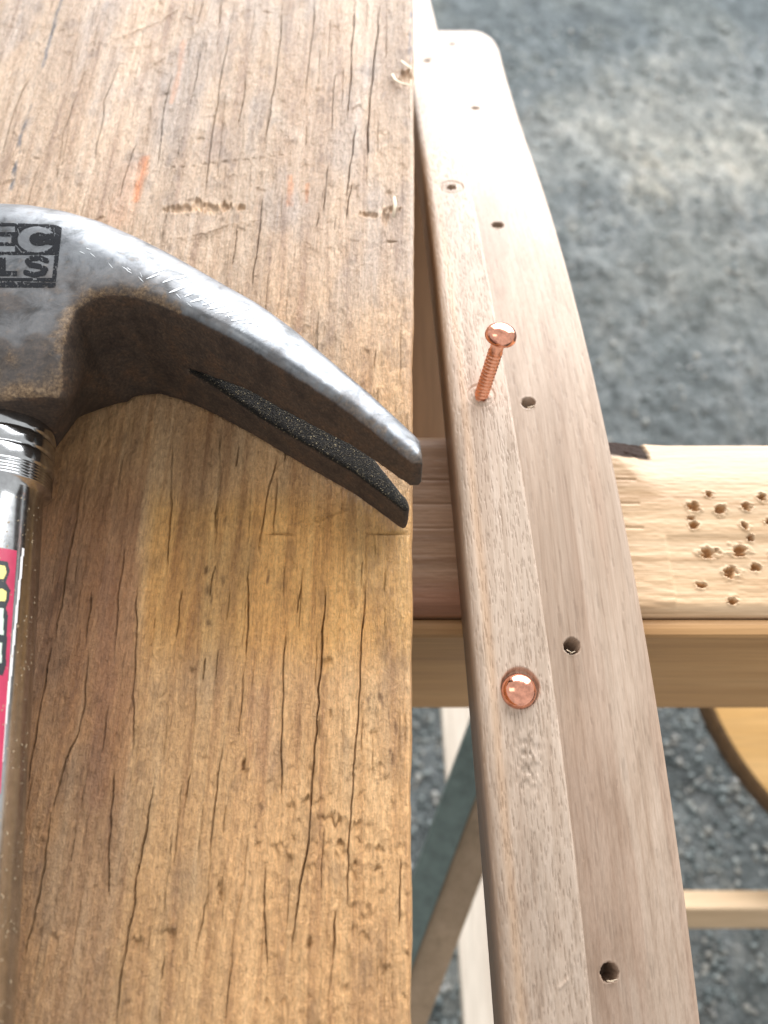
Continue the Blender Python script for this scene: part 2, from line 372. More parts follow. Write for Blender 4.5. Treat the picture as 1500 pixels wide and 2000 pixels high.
# ------------------------------------------------------------------ sawhorse
ZB = ZP - 0.033                       # upper face of the sawhorse beam
YB0 = float(at(1300, 1198, ZB)[1]); YB1 = float(at(1300, 842, ZB)[1])
ZS = ZP - 0.42                        # upper face of the sawhorse's lower rail
def build_sawhorse():
    root = empty('sawhorse', (0.10, (YB0 + YB1) / 2, 0.0))
    tag(root, 'wooden sawhorse whose nail-scarred pale beam runs crosswise under the plank', 'sawhorse')
    # beam: rough sawn top with dug out nail holes, wane along the far edge
    xs = np.concatenate([np.linspace(-0.30, -0.006, 12), np.arange(0.0, 0.125, 0.0004), np.linspace(0.13, 0.62, 16)])
    T = 0.042
    yt = np.linspace(0, 1, 190)
    Wd = YB1 - YB0
    X, U = np.meshgrid(xs, yt, indexing='ij'); Y = YB0 + U * Wd
    z = 0.00022 * (fbm(X * 40, Y * 400, 5, 4) - 0.5) * 2
    z += 0.00006 * np.sin(Y * 2300 + 6 * fbm(X * 60, Y * 60, 9, 2) * 3) * sstep(0.4, 0.6, fbm(X * 30 + 3, Y * 50, 12, 2))
    z += 0.00010 * (vn(X * 500, Y * 1500, 31) - 0.5)
    for yy in (YB0 + 0.72 * Wd, YB0 + 0.585 * Wd, YB0 + 0.45 * Wd):
        d = np.abs(Y - yy - 0.0006 * (fbm(X * 50, X * 0, 77, 2) - 0.5) * 4)
        z -= 0.0004 * np.exp(-(d / 0.00035) ** 2) * (X < 0.075)
    tint = np.ones(X.shape + (3,))
    # wane: the far edge is rounded off, more so to the right
    wane = 0.006 + 0.020 * sstep(0.062, 0.085, X + 0.006 * (fbm(X * 60, Y * 60, 2, 2) - 0.5))
    e = np.clip((Y - (YB1 - wane)) / wane, 0, 1)
    z -= e ** 2 * (0.004 + 0.005 * sstep(0.06, 0.09, X))
    f = np.clip((YB0 + 0.0035 - Y) / 0.0035, 0, 1); z -= 0.0026 * f ** 2
    # planed patch at the near right corner
    patch = sstep(0.0805, 0.0815, X) * sstep(0.024, 0.022, Y - YB0)
    z -= 0.0005 * patch * (1 - f)
    # bark left on the far edge
    bx0, by0 = at(1190, 886, ZB); bx1, _ = at(1282, 876, ZB)
    bark = sstep(0.0, 0.001, X - bx0 + 0.008) * sstep(0.0, -0.0015, X - bx1 - 0.0015 * (fbm(X * 500, Y * 500, 3, 2) - 0.4)) * sstep(by0 - 0.0012, by0 + 0.0008, Y + 0.002 * (fbm(X * 300, Y * 300, 6, 3) - 0.5))
    z -= bark * (0.0006 + 0.0011 * fbm(X * 700, Y * 900, 15, 3))
    tint *= 1 - bark[..., None] * np.array([0.94, 0.95, 0.94])
    red = sstep(0.036, 0.024, X) * (0.55 + 0.45 * sstep(0.014, 0.004, Y - YB0))  # painted shade of the gap beside the plank, as a reddish tint
    tint *= 1 - red[..., None] * np.array([0.38, 0.58, 0.62])
    holes = [(1354, 990, 15, 11), (1407, 996, 13, 10), (1457, 990, 13, 8), (1384, 964, 9, 7), (1488, 970, 9, 8), (1356, 1027, 11, 8), (1455, 1028, 10, 9),
             (1384, 1078, 22, 10), (1446, 1074, 18, 12), (1430, 1118, 17, 13), (1477, 1107, 11, 8), (1370, 1142, 12, 7), (1433, 1172, 10, 8), (1352, 1012, 8, 5), (1466, 1050, 7, 9), (1505, 1020, 12, 9), (1515, 1085, 12, 9)]
    for hx, hy, rx, ry in holes:
        cx, cy = at(hx, hy, ZB); sx, sy = rx * 0.000118, ry * 0.000138
        q = np.hypot((X - cx) / sx, (Y - cy) / sy) + 1.9 * (fbm(X * 800, Y * 1500, int(hx), 3) - 0.45)
        z -= 0.0024 * sstep(1.0, 0.35, q)
        z += 0.0007 * sstep(1.7, 1.15, q) * sstep(0.9, 1.15, q) * vn(X * 800, Y * 800, 5)
        tint *= 1 - 0.45 * sstep(1.05, 0.6, q)[..., None] * np.array([0.45, 0.9, 1.35])
    top = np.stack([X, Y, ZB + z], -1)
    nx = len(xs)
    low = [np.stack([xs, np.full(nx, yy), np.full(nx, zz)], -1)[:, None] for yy, zz in
           ((YB1 + 0.0008, ZB - 0.013), (YB1 + 0.0008, ZB - T), (YB0 - 0.0002, ZB - T), (YB0 - 0.0002, ZB - 0.006))]
    P = np.concatenate([top] + low, 1)
    V, Q, Tr = wrap_grid(P)
    me = mesh_np('beam', V - np.array([root.location]), Q[:, ::-1], Tr[:, ::-1])
    tt = np.concatenate([tint, np.ones((nx, 4, 3))], 1).reshape(-1, 3)
    set_tint(me, np.vstack([tt, np.ones((2, 3))]))
    obj('beam', me, M['beam'], root)
    # apron board below the near edge of the beam
    yb = YB0 - 0.0054
    zb = ZC - yb / math.tan(TILT + math.atan((1000 - 1384) / FPX)); zu = ZB - 0.0030
    rel(beam_box('apron', (-0.42, yb + 0.0025, (zu + zb) / 2), (0.72, yb + 0.0025, (zu + zb) / 2), (0, 0.0025, 0), (0, 0, (zu - zb) / 2), M['apron'], root))
    # splayed legs at both ends
    for sx in (-1, 1):
        xa = 0.13 + sx * 0.47; xb = 0.13 + sx * 0.53
        rel(beam_box('leg', (xa, YB0 - 0.010, ZB - 0.05), (xb, YB0 - 0.20, 0.0), (0.03, 0, 0), (0, 0.009, 0.003), M['leg'], root))
        rel(beam_box('leg', (xa, YB1 + 0.012, ZB - 0.05), (xb, YB1 + 0.20, 0.0), (0.03, 0, 0), (0, 0.009, 0.003), M['leg'], root))
    # diagonal brace across the leg: grey-green upper edge, brown side
    zq = ZP - 0.30
    e0 = at3(952, 1400, zq + 0.03); e1 = at3(770, 1890, zq - 0.05)
    dirv = (e1 - e0).normalized(); side = dirv.cross(Vector((0, 0, 1))).normalized()
    upv = side.cross(dirv).normalized()
    br = rel(beam_box('brace', e0 - dirv * 0.04, e1 + dirv * 0.10, side * 0.0085, upv * 0.011, M['green'], root, 0.001))
    br2 = beam_box('brace_board', e0 - dirv * 0.04 + side * -0.0185 - upv * 0.004, e1 + dirv * 0.10 - side * 0.0185 - upv * 0.004, side * 0.0095, upv * 0.009, M['brace'], root, 0.001)
    rel(br2)
    # lower stretcher
    zs = ZS
    s0 = at3(1345, 1767, zs); 
    _, yn = at(1400, 1790, zs); _, yf = at(1400, 1744, zs)
    yc = (yn + yf) / 2
    rel(beam_box('stretcher', (float(at(915, 1767, zs)[0]), yc - 0.004, zs - 0.026), (0.62, yc - 0.004, zs - 0.026), Vector((0, 0.82, -0.57)) * (yf - yn) * 0.50, Vector((0, 0.57, 0.82)) * 0.012, M['rail'], root, 0.0015))
    rel(beam_box('stretcher', (-0.36, 0.205, ZS - 0.024), (0.62, 0.205, ZS - 0.024), (0, 0.012, 0), (0, 0, 0.024), M['apron'], root, 0.0015))
    return root
build_sawhorse()

# board lying lower down behind the beam
def build_lower():
    zl = ZP - 0.120
    y0 = YB1 + 0.004
    o = beam_box('lower_board', (-0.035, y0, zl - 0.008), (-0.035, 0.400, zl - 0.008), (0.083, 0, 0), (0, 0, 0.008), M['lower'], None, 0.0012)
    tag(o, 'shaded brown board glimpsed low down in the gap between plank and strip', 'board')
build_lower()

# pale board lying across the lower rails
def build_pale():
    zt = ZS + 0.0165
    a = at3(862, 1380, zt); b = at3(906, 2000, zt); d = (b - a).normalized(); a = a - d * 0.14; b = b + d * 0.08
    wv = Vector((0.043, 0, 0))
    o = beam_box('pale_board', a + wv - Vector((0, 0, 0.008)), b + wv - Vector((0, 0, 0.008)), wv, (0, 0, 0.008), M['leg'], None, 0.0012)
    tag(o, 'pale cream board seen below the strip, crossed by the dark diagonal brace', 'board')
build_pale()

# round board lying on the lower rails
def build_round():
    zt = ZS + 0.0245
    A = at3(1392, 1388, zt); B = at3(1500, 1556, zt); r = 0.165
    m = (A + B) / 2; ch = (B - A); nrm = Vector((-ch.y, ch.x, 0)).normalized()
    if nrm.x < 0: nrm = -nrm
    c = m + nrm * math.sqrt(r * r - (ch.length / 2) ** 2)
    prof = [(0.001, -0.024), (r - 0.003, -0.024), (r - 0.0025, -0.0235), (r - 0.0025, -0.0005), (r - 0.003, 0.0), (0.001, 0.0)]
    o = lathe('round_board', prof, M['stool'], None, 128, (c.x, c.y, zt))
    lathe('edge_shade_band', [(r - 0.0024, -0.0225), (r, -0.0222), (r, -0.0012), (r - 0.0024, -0.0008)], M['edge'], o, 128, (c.x, c.y, zt))  # added ring whose dark colour stands for shade on the rim
    tag(o, 'round golden wooden board lying on the rails below the beam', 'board')
build_round()

# ------------------------------------------------------------------ weathered plank
PX_EDGE = [(806, 0), (807, 200), (807, 480), (805, 800), (804, 1050), (803, 1400), (801, 1600), (803, 1800), (802, 2000)]
CR = [ # (width mm, depth mm, points traced on the plank)
 (.45, 1.6, [(197, 0), (186, 44)]), (.4, 1.3, [(397, 0), (385, 50)]), (.4, 1.4, [(402, 60), (377, 180), (345, 320)]), (.5, 1.8, [(456, 10), (435, 137), (421, 230), (407, 306), (400, 380)]),
 (.5, 1.7, [(339, 126), (322, 208), (306, 328)]), (.5, 1.8, [(164, 140), (150, 180), (123, 262), (110, 355)]), (.4, 1.4, [(230, 126), (205, 197), (186, 312)]),
 (.5, 1.6, [(552, 10), (538, 164), (519, 257), (508, 360)]), (.45, 1.4, [(615, 0), (604, 126), (596, 197), (582, 273)]), (.6, 2.2, [(694, 0), (686, 126), (678, 235)]), (.55, 2, [(694, 246), (675, 405)]),
 (.7, 2.4, [(743, 0), (730, 126), (719, 257), (716, 360)]), (.5, 1.6, [(640, 322), (631, 415)]), (.4, 1.3, [(481, 153), (465, 246)]), (.35, 1.2, [(60, 150), (30, 210), (5, 300)]), (.35, 1.1, [(270, 270), (232, 390)]),
 (.3, 1, [(430, 0), (425, 90)]), (.3, 1, [(520, 60), (505, 150)]), (.35, 1.2, [(655, 140), (648, 260)]),
 (.5, 2.0, [(175, 899), (158, 949), (148, 1014), (133, 1097), (117, 1187), (108, 1248)]), (.5, 2.0, [(101, 1266), (86, 1338), (72, 1414), (61, 1486), (45, 1560)]), (.55, 1.8, [(180, 1158), (167, 1248)]),
 (.5, 1.9, [(172, 1275), (164, 1374), (151, 1435), (126, 1488), (101, 1587)]), (.5, 1.9, [(101, 1587), (82, 1718), (68, 1783), (49, 1865)]), (.55, 2.2, [(298, 1537), (290, 1592), (273, 1685), (257, 1789), (235, 1920), (227, 2010)]),
 (.4, 1.4, [(355, 1149), (344, 1248)]), (.45, 1.7, [(400, 1285), (396, 1330)]), (.5, 1.8, [(383, 1346), (377, 1472), (361, 1576)]), (.45, 1.7, [(484, 1100), (487, 1220), (476, 1319), (465, 1439)]), (.4, 1.5, [(437, 1439), (426, 1510), (413, 1608), (407, 1745), (388, 1827), (377, 1876)]),
 (.55, 2, [(484, 1641), (476, 1718), (459, 1805), (446, 1937), (440, 2000)]), (.4, 1.4, [(558, 1226), (552, 1362), (549, 1565)]), (.55, 2.0, [(637, 1111), (626, 1291), (618, 1428), (607, 1554), (601, 1647), (585, 1729), (571, 1838), (569, 1876)]),
 (.4, 1.5, [(716, 1111), (705, 1264), (692, 1510), (683, 1636), (675, 1794)]), (.5, 1.7, [(656, 1778), (640, 1975)]), (.4, 1.4, [(782, 1674), (779, 1811)]), (.4, 1.4, [(754, 1822), (749, 1975)]), (.45, 1.6, [(336, 1636), (317, 1805), (306, 1865)]),
 (.4, 1.4, [(224, 1499), (213, 1647), (213, 1756)]), (.4, 1.4, [(519, 1680), (514, 1783), (522, 1893), (514, 2000)]), (.35, 1.2, [(320, 1870), (312, 2000)]), (.5, 1.8, [(432, 849), (428, 940), (421, 1033)]), (.4, 1.4, [(337, 857), (333, 1040), (325, 1120)]),
 (.5, 1.6, [(465, 870), (461, 912)]), (.4, 1.4, [(513, 384), (493, 560)]), (.4, 1.4, [(632, 361), (617, 446)]), (.35, 1.2, [(465, 435), (453, 520)]), (.4, 1.5, [(688, 356), (677, 424)]), (.45, 1.6, [(735, 680), (722, 760)]), (.35, 1.2, [(560, 860), (556, 900)]), (.35, 1.2, [(540, 890), (520, 985), (505, 1080)]),
 (.3, 1.2, [(243, 1060), (228, 1190), (220, 1340)]), (.3, 1.2, [(268, 1130), (262, 1330), (258, 1480)]), (.3, 1.1, [(420, 1100), (404, 1215)]), (.3, 1.1, [(590, 1120), (580, 1200)]), (.3, 1.2, [(330, 1350), (318, 1480)]),
 (.9, .35, [(306, 331), (456, 315), (590, 298)]), (.45, 1.2, [(680, 472), (745, 473), (806, 469)]), (.45, 1.0, [(505, 1043), (640, 1040), (804, 1043)]), (.4, .8, [(337, 802), (450, 804)]),
]
SCR = [(.9, .35, [(219, 82), (300, 49), (360, 14)]), (.8, .3, [(454, 33), (519, 3)]), (.6, .25, [(556, 14), (600, 0)]), (.9, .3, [(240, 98), (306, 87)]), (.8, .3, [(279, 136), (323, 117)]), (.8, .35, [(585, 1027), (640, 1010), (703, 983)]), (.6, .25, [(530, 1015), (690, 1035)]), (.7, .25, [(330, 470), (420, 455)]), (.6, .2, [(590, 470), (640, 500)]), (.8, .25, [(380, 470), (450, 440), (520, 430)]), (.5, .2, [(420, 350), (540, 330)])]
def jit_poly(pts, seed, amp=2.2):
    """a traced line with the small wander of a split along wood fibres"""
    rr = random.Random(seed); out = []
    for (a, b) in zip(pts[:-1], pts[1:]):
        L = math.hypot(b[0] - a[0], b[1] - a[1]); n = max(1, int(L / 26))
        for k in range(n):
            t = k / n; out.append((a[0] + (b[0] - a[0]) * t + rr.uniform(-amp, amp), a[1] + (b[1] - a[1]) * t))
    out.append(pts[-1]); return out
def build_plank():
    ys = np.concatenate([np.linspace(-0.34, -0.0605, 60), np.arange(-0.060, 0.315, 0.0005), np.linspace(0.317, 0.62, 60)])
    ey = np.array([float(at(a, b, ZP)[1]) for a, b in PX_EDGE]); ex = np.array([float(at(a, b, ZP)[0]) for a, b in PX_EDGE])
    o = np.argsort(ey); xe = np.interp(ys, ey[o], ex[o])
    xe = xe + 0.0007 * (fbm(ys * 130, ys * 0, 4, 3) - 0.45)
    nc = 800
    s = np.linspace(0, 1, nc); x_l = -0.150
    X = x_l + s[None] * (xe[:, None] - x_l); Y = np.repeat(ys[:, None], nc, 1)
    # grain runs a few degrees off the edge
    G = X - 0.085 * (Y - 0.1) * np.clip(1.0 - (X + 0.1) * 2.5, 0.4, 1.2)
    mm = 1000
    z = 0.20 * (fbm(G * 60, Y * 14, 1, 3) - 0.45) + 0.35 * (fbm(G * 150, Y * 95, 15, 3) - 0.45)
    z += 0.17 * (fbm(G * 700, Y * 32, 2, 3) - 0.45)
    z += 0.30 * (fbm(G * 420, Y * 300, 3, 4) - 0.45) * (0.5 + vn(G * 60, Y * 30, 9))
    z += 0.16 * (vn(G * 1500, Y * 700, 6) - 0.5) + 0.30 * sstep(0.50, 0.80, vn(G * 620 + 9, Y * 210, 16)) * vn(G * 130, Y * 60, 17)
    z += 0.10 * (vn(G * 1900, Y * 260, 12) - 0.5)
    # torn, scalloped saw marks towards the near right
    cx, cy = at(690, 1650, ZP)
    reg = np.exp(-((X - cx) / 0.021) ** 2 - ((Y - cy) / 0.026) ** 2)
    reg = reg + 0.45 * sstep(0.03, -0.03, Y) * sstep(-0.05, -0.02, X)
    reg = np.clip(reg, 0, 1)
    ph = Y * 1.0 + 0.0035 * (fbm(G * 260, Y * 90, 14, 3) - 0.5) * 4
    tooth = np.mod(ph * 210 + 2.2 * vn(G * 90, Y * 20, 55), 1.0)
    z += reg * 0.34 * (tooth ** 2) * (vn(G * 330, Y * 60, 18) > 0.42) * (0.4 + 0.6 * vn(G * 900, Y * 300, 23))
    fl = sstep(0.60, 0.72, fbm(G * 170, Y * 55, 61, 3))
    z -= fl * 0.16 * (0.5 + vn(G * 800, Y * 160, 71))
    dots = vn(G * 520, Y * 380, 81); z -= 0.12 * sstep(0.86, 0.96, dots)
    def carve(pts, wmm, dmm, seed, rag=0.5, amp=2.2, lip=0.0):
        nonlocal z
        vert = abs(pts[-1][1] - pts[0][1]) > abs(pts[-1][0] - pts[0][0])
        pl = jit_poly(pts, seed, amp); q = [(float(a), float(b)) for a, b in (at(p[0], p[1], ZP) for p in pl)]
        n = len(q) - 1
        for k in range(n):
            p0, p1 = q[k], q[k + 1]; m = 0.0022
            y0, y1 = min(p0[1], p1[1]) - m, max(p0[1], p1[1]) + m; x0, x1 = min(p0[0], p1[0]) - m, max(p0[0], p1[0]) + m
            r0, r1 = np.searchsorted(ys, y0), np.searchsorted(ys, y1)
            if r1 <= r0: continue
            c0 = int(np.clip((x0 - x_l) / (0.02 - x_l) * nc - 70, 0, nc)); c1 = int(np.clip((x1 - x_l) / (0.003 - x_l) * nc + 20, 0, nc))
            if c1 <= c0: continue
            sl = (slice(r0, r1), slice(c0, c1)); d, t = segdist(X[sl], Y[sl], p0, p1)
            f = (k + t) / n; taper = np.clip(np.minimum(f, 1 - f) * 7, 0.15, 1)
            ww = np.maximum(0.00014, 0.30 * wmm / 1000 * taper * (1 - rag + 2 * rag * vn(X[sl] * 0, Y[sl] * 160, seed)))
            g = np.clip(1 - d / (ww + 1e-7), 0, 1)
            new = -dmm * taper * np.minimum(1, g * 1.6) * (0.12 + 0.88 * sstep(0.16, 0.42, vn(Y[sl] * 0, Y[sl] * 95, seed + 7)) if vert else 1)
            z[sl] = np.minimum(z[sl], np.where(g > 0, z[sl] * 0.3 + new, 9)) + lip * np.exp(-((d - ww * 1.3) / 0.0004) ** 2) * taper
    for i, (wd, dp, pts) in enumerate(CR): carve(pts, wd, dp, 100 + i, 0.55, 2.4, 0.05)
    for i, (wd, dp, pts) in enumerate(SCR): carve(pts, wd, dp, 300 + i, 0.4, 1.0, 0.14)
    # many hairline checks that follow the grain
    rr = random.Random(9)
    for i in range(150):
        x0, y0 = rr.uniform(0, 800), rr.uniform(0, 2000)
        L = rr.uniform(40, 170); lean = (806 - x0) / (y0 + 2600)
        carve([(x0, y0), (x0 + lean * L * 0.95, y0 - L)], rr.uniform(.20, .30), rr.uniform(.2, .6), 500 + i, 0.6, 1.4)
    # tears across the grain: a sharp ragged lip that runs out towards the near side
    rt = random.Random(21)
    tears = [(628, 1592, 22), (650, 1600, 20), (668, 1594, 14), (618, 1642, 16), (640, 1648, 22), (664, 1644, 16), (700, 1636, 18), (722, 1650, 18), (742, 1656, 14), (694, 1686, 14), (714, 1696, 20), (738, 1700, 12), (552, 1648, 18), (566, 1664, 12), (600, 1560, 14), (575, 1628, 12), (700, 1600, 14), (480, 1502, 14), (430, 1738, 16), (640, 1282, 16), (602, 1842, 14), (318, 1812, 20), (336, 1808, 14), (270, 1830, 16)]
    tears += [(rt.uniform(520, 800), rt.uniform(1480, 1990), rt.uniform(8, 20)) for _ in range(60)] + [(rt.uniform(60, 790), rt.uniform(1080, 1990), rt.uniform(6, 14)) for _ in range(60)] + [(rt.uniform(10, 790), rt.uniform(0, 1000), rt.uniform(8, 16)) for _ in range(50)]
    for i, (hx, hy, hw) in enumerate(tears):
        tx, ty = (float(v_) for v_ in at(hx, hy, ZP)); k = (ZC - ZP) / (CT - (1000 - hy) / FPX * ST) / FPX
        hw_ = hw * 0.75 * k; ln = rt.uniform(0.0012, 0.0045); dp = rt.uniform(0.25, 0.7) * (1.25 if i < 24 else 0.7)
        r0, r1 = np.searchsorted(ys, ty - ln * 1.6), np.searchsorted(ys, ty + 0.003)
        if r1 <= r0: continue
        sl = (slice(r0, r1), slice(0, nc)); Xs, Ys_ = X[sl], Y[sl]
        ye = ty + 0.0032 * (fbm(Xs * 900, Xs * 0 + i, 700 + i, 3) - 0.45) - 0.25 * np.abs(Xs - tx)
        t = (ye - Ys_) / ln; sidew = np.clip(1 - np.abs(Xs - tx) / hw_, 0, 1) ** 0.5
        z[sl] -= dp * sidew * np.where((t > 0) & (t < 1), (1 - t) ** 1.5, 0) * (0.5 + vn(Xs * 1300, Ys_ * 200, i))
        z[sl] += 0.35 * dp * sidew * np.exp(-((t + 0.06) / 0.10) ** 2)
    # torn out chips across the grain show fresh, paler wood
    fresh = []
    for (hx, hy, rx, ry) in [(352, 408, 26, 9), (386, 402, 12, 14), (412, 408, 18, 10), (440, 404, 12, 9), (764, 408, 14, 7), (752, 425, 7, 20), (795, 150, 18, 16), (722, 420, 20, 6), (470, 405, 9, 6),
                             (476, 1492, 5, 8), (604, 1838, 5, 9), (430, 1740, 5, 18)]:
        px_, py_ = at(hx, hy, ZP); k = (ZC - ZP) / (CT - (1000 - hy) / FPX * ST) / FPX
        sx, sy = rx * k, ry * k * 1.25
        m = (np.abs(X - px_) < sx * 2) & (np.abs(Y - py_) < sy * 2)
        if not m.any(): continue
        q = np.hypot((X[m] - px_) / sx, (Y[m] - py_) / sy) + 2.0 * (fbm(X[m] * 1500, Y[m] * 420, int(hx), 3) - 0.45)
        dq = 0.9 if hy < 1000 else 0.75
        if hy < 1000: fresh.append((m, sstep(1.5, 0.9, q)))
        z[m] -= dq * sstep(1.0, 0.6, q); z[m] += 0.3 * dq * sstep(1.6, 1.2, q) * sstep(0.95, 1.2, q) * vn(X[m] * 900, Y[m] * 300, 3)
    # wood colour plus painted sheen and shade: heartwood band, weathered grey, stains, paint
    C = np.ones(X.shape + (3,))
    def dye(mask, rgb, k=1.0):
        nonlocal C
        mk = np.clip(mask * k, 0, 1)[..., None]; C = C * (1 - mk) + C * np.array(rgb) * mk
    def path_mask(pts, wpx, seed):
        q = [(float(a), float(b)) for a, b in (at(p[0], p[1], ZP) for p in pts)]
        d = np.full(X.shape, 9.0)
        for p0, p1 in zip(q[:-1], q[1:]): d = np.minimum(d, segdist(X, Y, p0, p1)[0])
        return sstep(wpx * 0.00014, wpx * 0.00002, d + (0.0012 + 0.00006 * wpx) * (fbm(G * 800, Y * 170, seed, 4) - 0.42))
    # dark heartwood left of a line that follows the grain
    hl = [(300, 850), (275, 1000), (265, 1150), (262, 1330), (255, 1500), (235, 1700), (200, 1900), (190, 2010)]
    hy_ = np.array([float(at(a, b, ZP)[1]) for a, b in hl]); hx_ = np.array([float(at(a, b, ZP)[0]) for a, b in hl]); oo = np.argsort(hy_)
    bx = np.interp(Y, hy_[oo], hx_[oo])
    heart = sstep(0.0014, -0.001, X - bx + 0.003 * (fbm(G * 300, Y * 40, 40, 3) - 0.45)) * sstep(0.105, 0.075, Y)
    heart = heart * (0.45 + 0.55 * sstep(0.00, 0.05, Y))
    dye(heart, (0.60, 0.50, 0.52), 0.8 )
    dye(sstep(0.5, 0.7, fbm(G * 150, Y * 16, 33, 3)), (0.78, 0.74, 0.72), 0.8)
    dye(sstep(0.52, 0.68, fbm(G * 55, Y * 22, 44, 4)), (0.80, 0.86, 0.98), 0.8)
    dye(sstep(0.085, 0.19, Y) * (0.6 + 0.5 * fbm(G * 60, Y * 40, 46, 3)), (1.07, 1.40, 2.35), 1.0)  # grazing sheen on the far end painted in as paler, greyer wood
    dye(sstep(0.56, 0.70, fbm(G * 240, Y * 120, 47, 3)), (0.72, 0.72, 0.75), 0.7)
    gx, gy = at(520, 900, ZP)
    # blue pencil line, orange stains, dark knots, pale rubbed patch
    blue = path_mask([(20, 370), (40, 270), (70, 180), (100, 70), (122, -10)], 7, 5) * sstep(0.36, 0.56, fbm(G * 500, Y * 130, 91, 3))
    dye(blue, (0.30, 0.40, 0.62), 1.0)
    dye(path_mask([(806, -20), (804, 60), (801, 120)], 11, 6) * sstep(0.3, 0.5, fbm(G * 700, Y * 250, 92, 2)), (0.35, 0.45, 0.75), 0.9)
    dye(path_mask([(285, 310), (265, 390)], 16, 7), (1.25, 0.70, 0.42), 0.9)
    dye(path_mask([(568, 345), (566, 400)], 9, 8), (1.2, 0.78, 0.55), 0.8)
    dye(path_mask([(600, 360), (598, 395)], 6, 8), (1.2, 0.78, 0.55), 0.7)
    dye(path_mask([(358, 80), (350, 140), (335, 200)], 10, 9), (1.18, 0.88, 0.72), 0.8)
    dye(path_mask([(575, 265), (556, 250), (540, 215)], 26, 10), (1.15, 1.25, 1.35), 0.8)
    for p in [[(412, 880), (416, 905)], [(435, 1130), (438, 1145)], [(404, 1185), (406, 1215)], [(405, 1100), (410, 1172)], [(528, 1115), (526, 1135)], [(772, 1410), (778, 1440)], [(765, 1470), (770, 1490)], [(735, 1525), (737, 1530)], [(508, 1570), (512, 1580)], [(500, 1610), (506, 1622)], [(722, 1360), (724, 1385)], [(745, 1360), (760, 1400)], [(408, 905), (412, 912)], [(442, 1010), (440, 1030)], [(260, 1370), (255, 1390)]]:
        dye(path_mask(p, 7, int(p[0][0])) * sstep(0.30, 0.62, fbm(G * 1500, Y * 420, int(p[0][1]), 3)), (0.30, 0.27, 0.27), 0.9)
    dye(path_mask([(260, 330), (245, 400), (230, 430)], 40, 66), (1.1, 0.9, 0.8), 0.5)
    dye(path_mask([(300, 150), (260, 180), (290, 160)], 60, 67), (0.80, 0.84, 0.92), 0.6)
    dye(path_mask([(510, 1370), (520, 1490)], 38, 68), (0.86, 0.86, 0.95), 0.8)
    dye(path_mask([(735, 1160), (760, 1340), (765, 1500)], 30, 69), (0.72, 0.70, 0.72), 0.7)
    dye(path_mask([(430, 260), (415, 300)], 45, 70), (0.72, 0.72, 0.80), 0.7)
    dye(path_mask([(210, 1100), (205, 1330), (185, 1560)], 26, 71), (0.80, 0.75, 0.80), 0.8)
    # hammer's shadow painted as deeper golden wood in front of the claw
    gm = sstep(0.0, 0.004, X - bx) * sstep(0.088, 0.076, Y + 0.006 * (fbm(G * 90, Y * 40, 73, 2) - 0.5)) * sstep(0.036, 0.050, Y + 0.01 * (fbm(G * 120, Y * 30, 74, 2) - 0.5))
    dye(gm, (1.12, 1.02, 0.70), 0.85)
    for m, k in fresh: C[m] = C[m] * (1 + 0.35 * k[:, None] * np.array([1.0, 0.95, 0.8]))
    zz = z / 1000
    # rounded, worn right edge
    de = (1 - s)[None] * (xe[:, None] - x_l)
    re = 0.0013
    zz = zz - np.where(de < re, re - np.sqrt(np.maximum(0, re ** 2 - (re - de) ** 2)), 0) * 0.8
    top = np.stack([X, Y, ZP + zz], -1)
    nr = len(ys)
    ext = [np.stack([xe + a, ys, np.full(nr, ZP - b)], -1)[:, None] for a, b in ((0.0003, 0.004), (0.0003, 0.0325))]
    ext += [np.stack([np.full(nr, x_l - a), ys, np.full(nr, ZP - b)], -1)[:, None] for a, b in ((0.0003, 0.0325), (0.0003, 0.003))]
    P = np.concatenate([top] + ext, 1); V, Q, T = wrap_grid(P)
    me = mesh_np('wooden_plank', V, Q, T)
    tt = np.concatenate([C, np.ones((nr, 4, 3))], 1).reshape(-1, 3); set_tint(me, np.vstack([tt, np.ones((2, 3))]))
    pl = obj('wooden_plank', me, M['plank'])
    tag(pl, 'thick weathered cracked brown plank that the hammer lies on', 'plank')
    # torn fibres standing up at the edge
    def fibre(pts, r, nm='splinter'):
        P = np.array(pts); n = len(P); rings = []
        for k in range(n):
            a = P[min(k + 1, n - 1)] - P[max(k - 1, 0)]; a = a / np.linalg.norm(a)
            u = np.cross(a, (0, 0, 1.0)); u /= np.linalg.norm(u) + 1e-9; v = np.cross(a, u)
            th = np.linspace(0, 2 * math.pi, 8, endpoint=False); rad = r * (0.25 + 0.75 * math.sin(math.pi * (k + 0.5) / n))
            rings.append(P[k] + rad * (np.cos(th)[:, None] * u * 1.6 + np.sin(th)[:, None] * v * 0.5))
        V, Q, T = wrap_grid(np.array(rings)); return obj(nm, mesh_np(nm, V, Q, T), M['fibre'], pl)
    for pts in ([(766, 144, 0.5), (772, 156, 1.3), (784, 163, 1.6), (801, 166, 1.2)], [(784, 118, 0.4), (792, 126, 1.2), (801, 133, 1.4), (806, 135, 0.8)], [(770, 384, 0.2), (772, 400, 0.9), (768, 425, 0.5)]):
        fibre([at3(a, b, ZP + 0.0002 + c / 1000)[:] for a, b, c in pts], 0.00038)
build_plank()

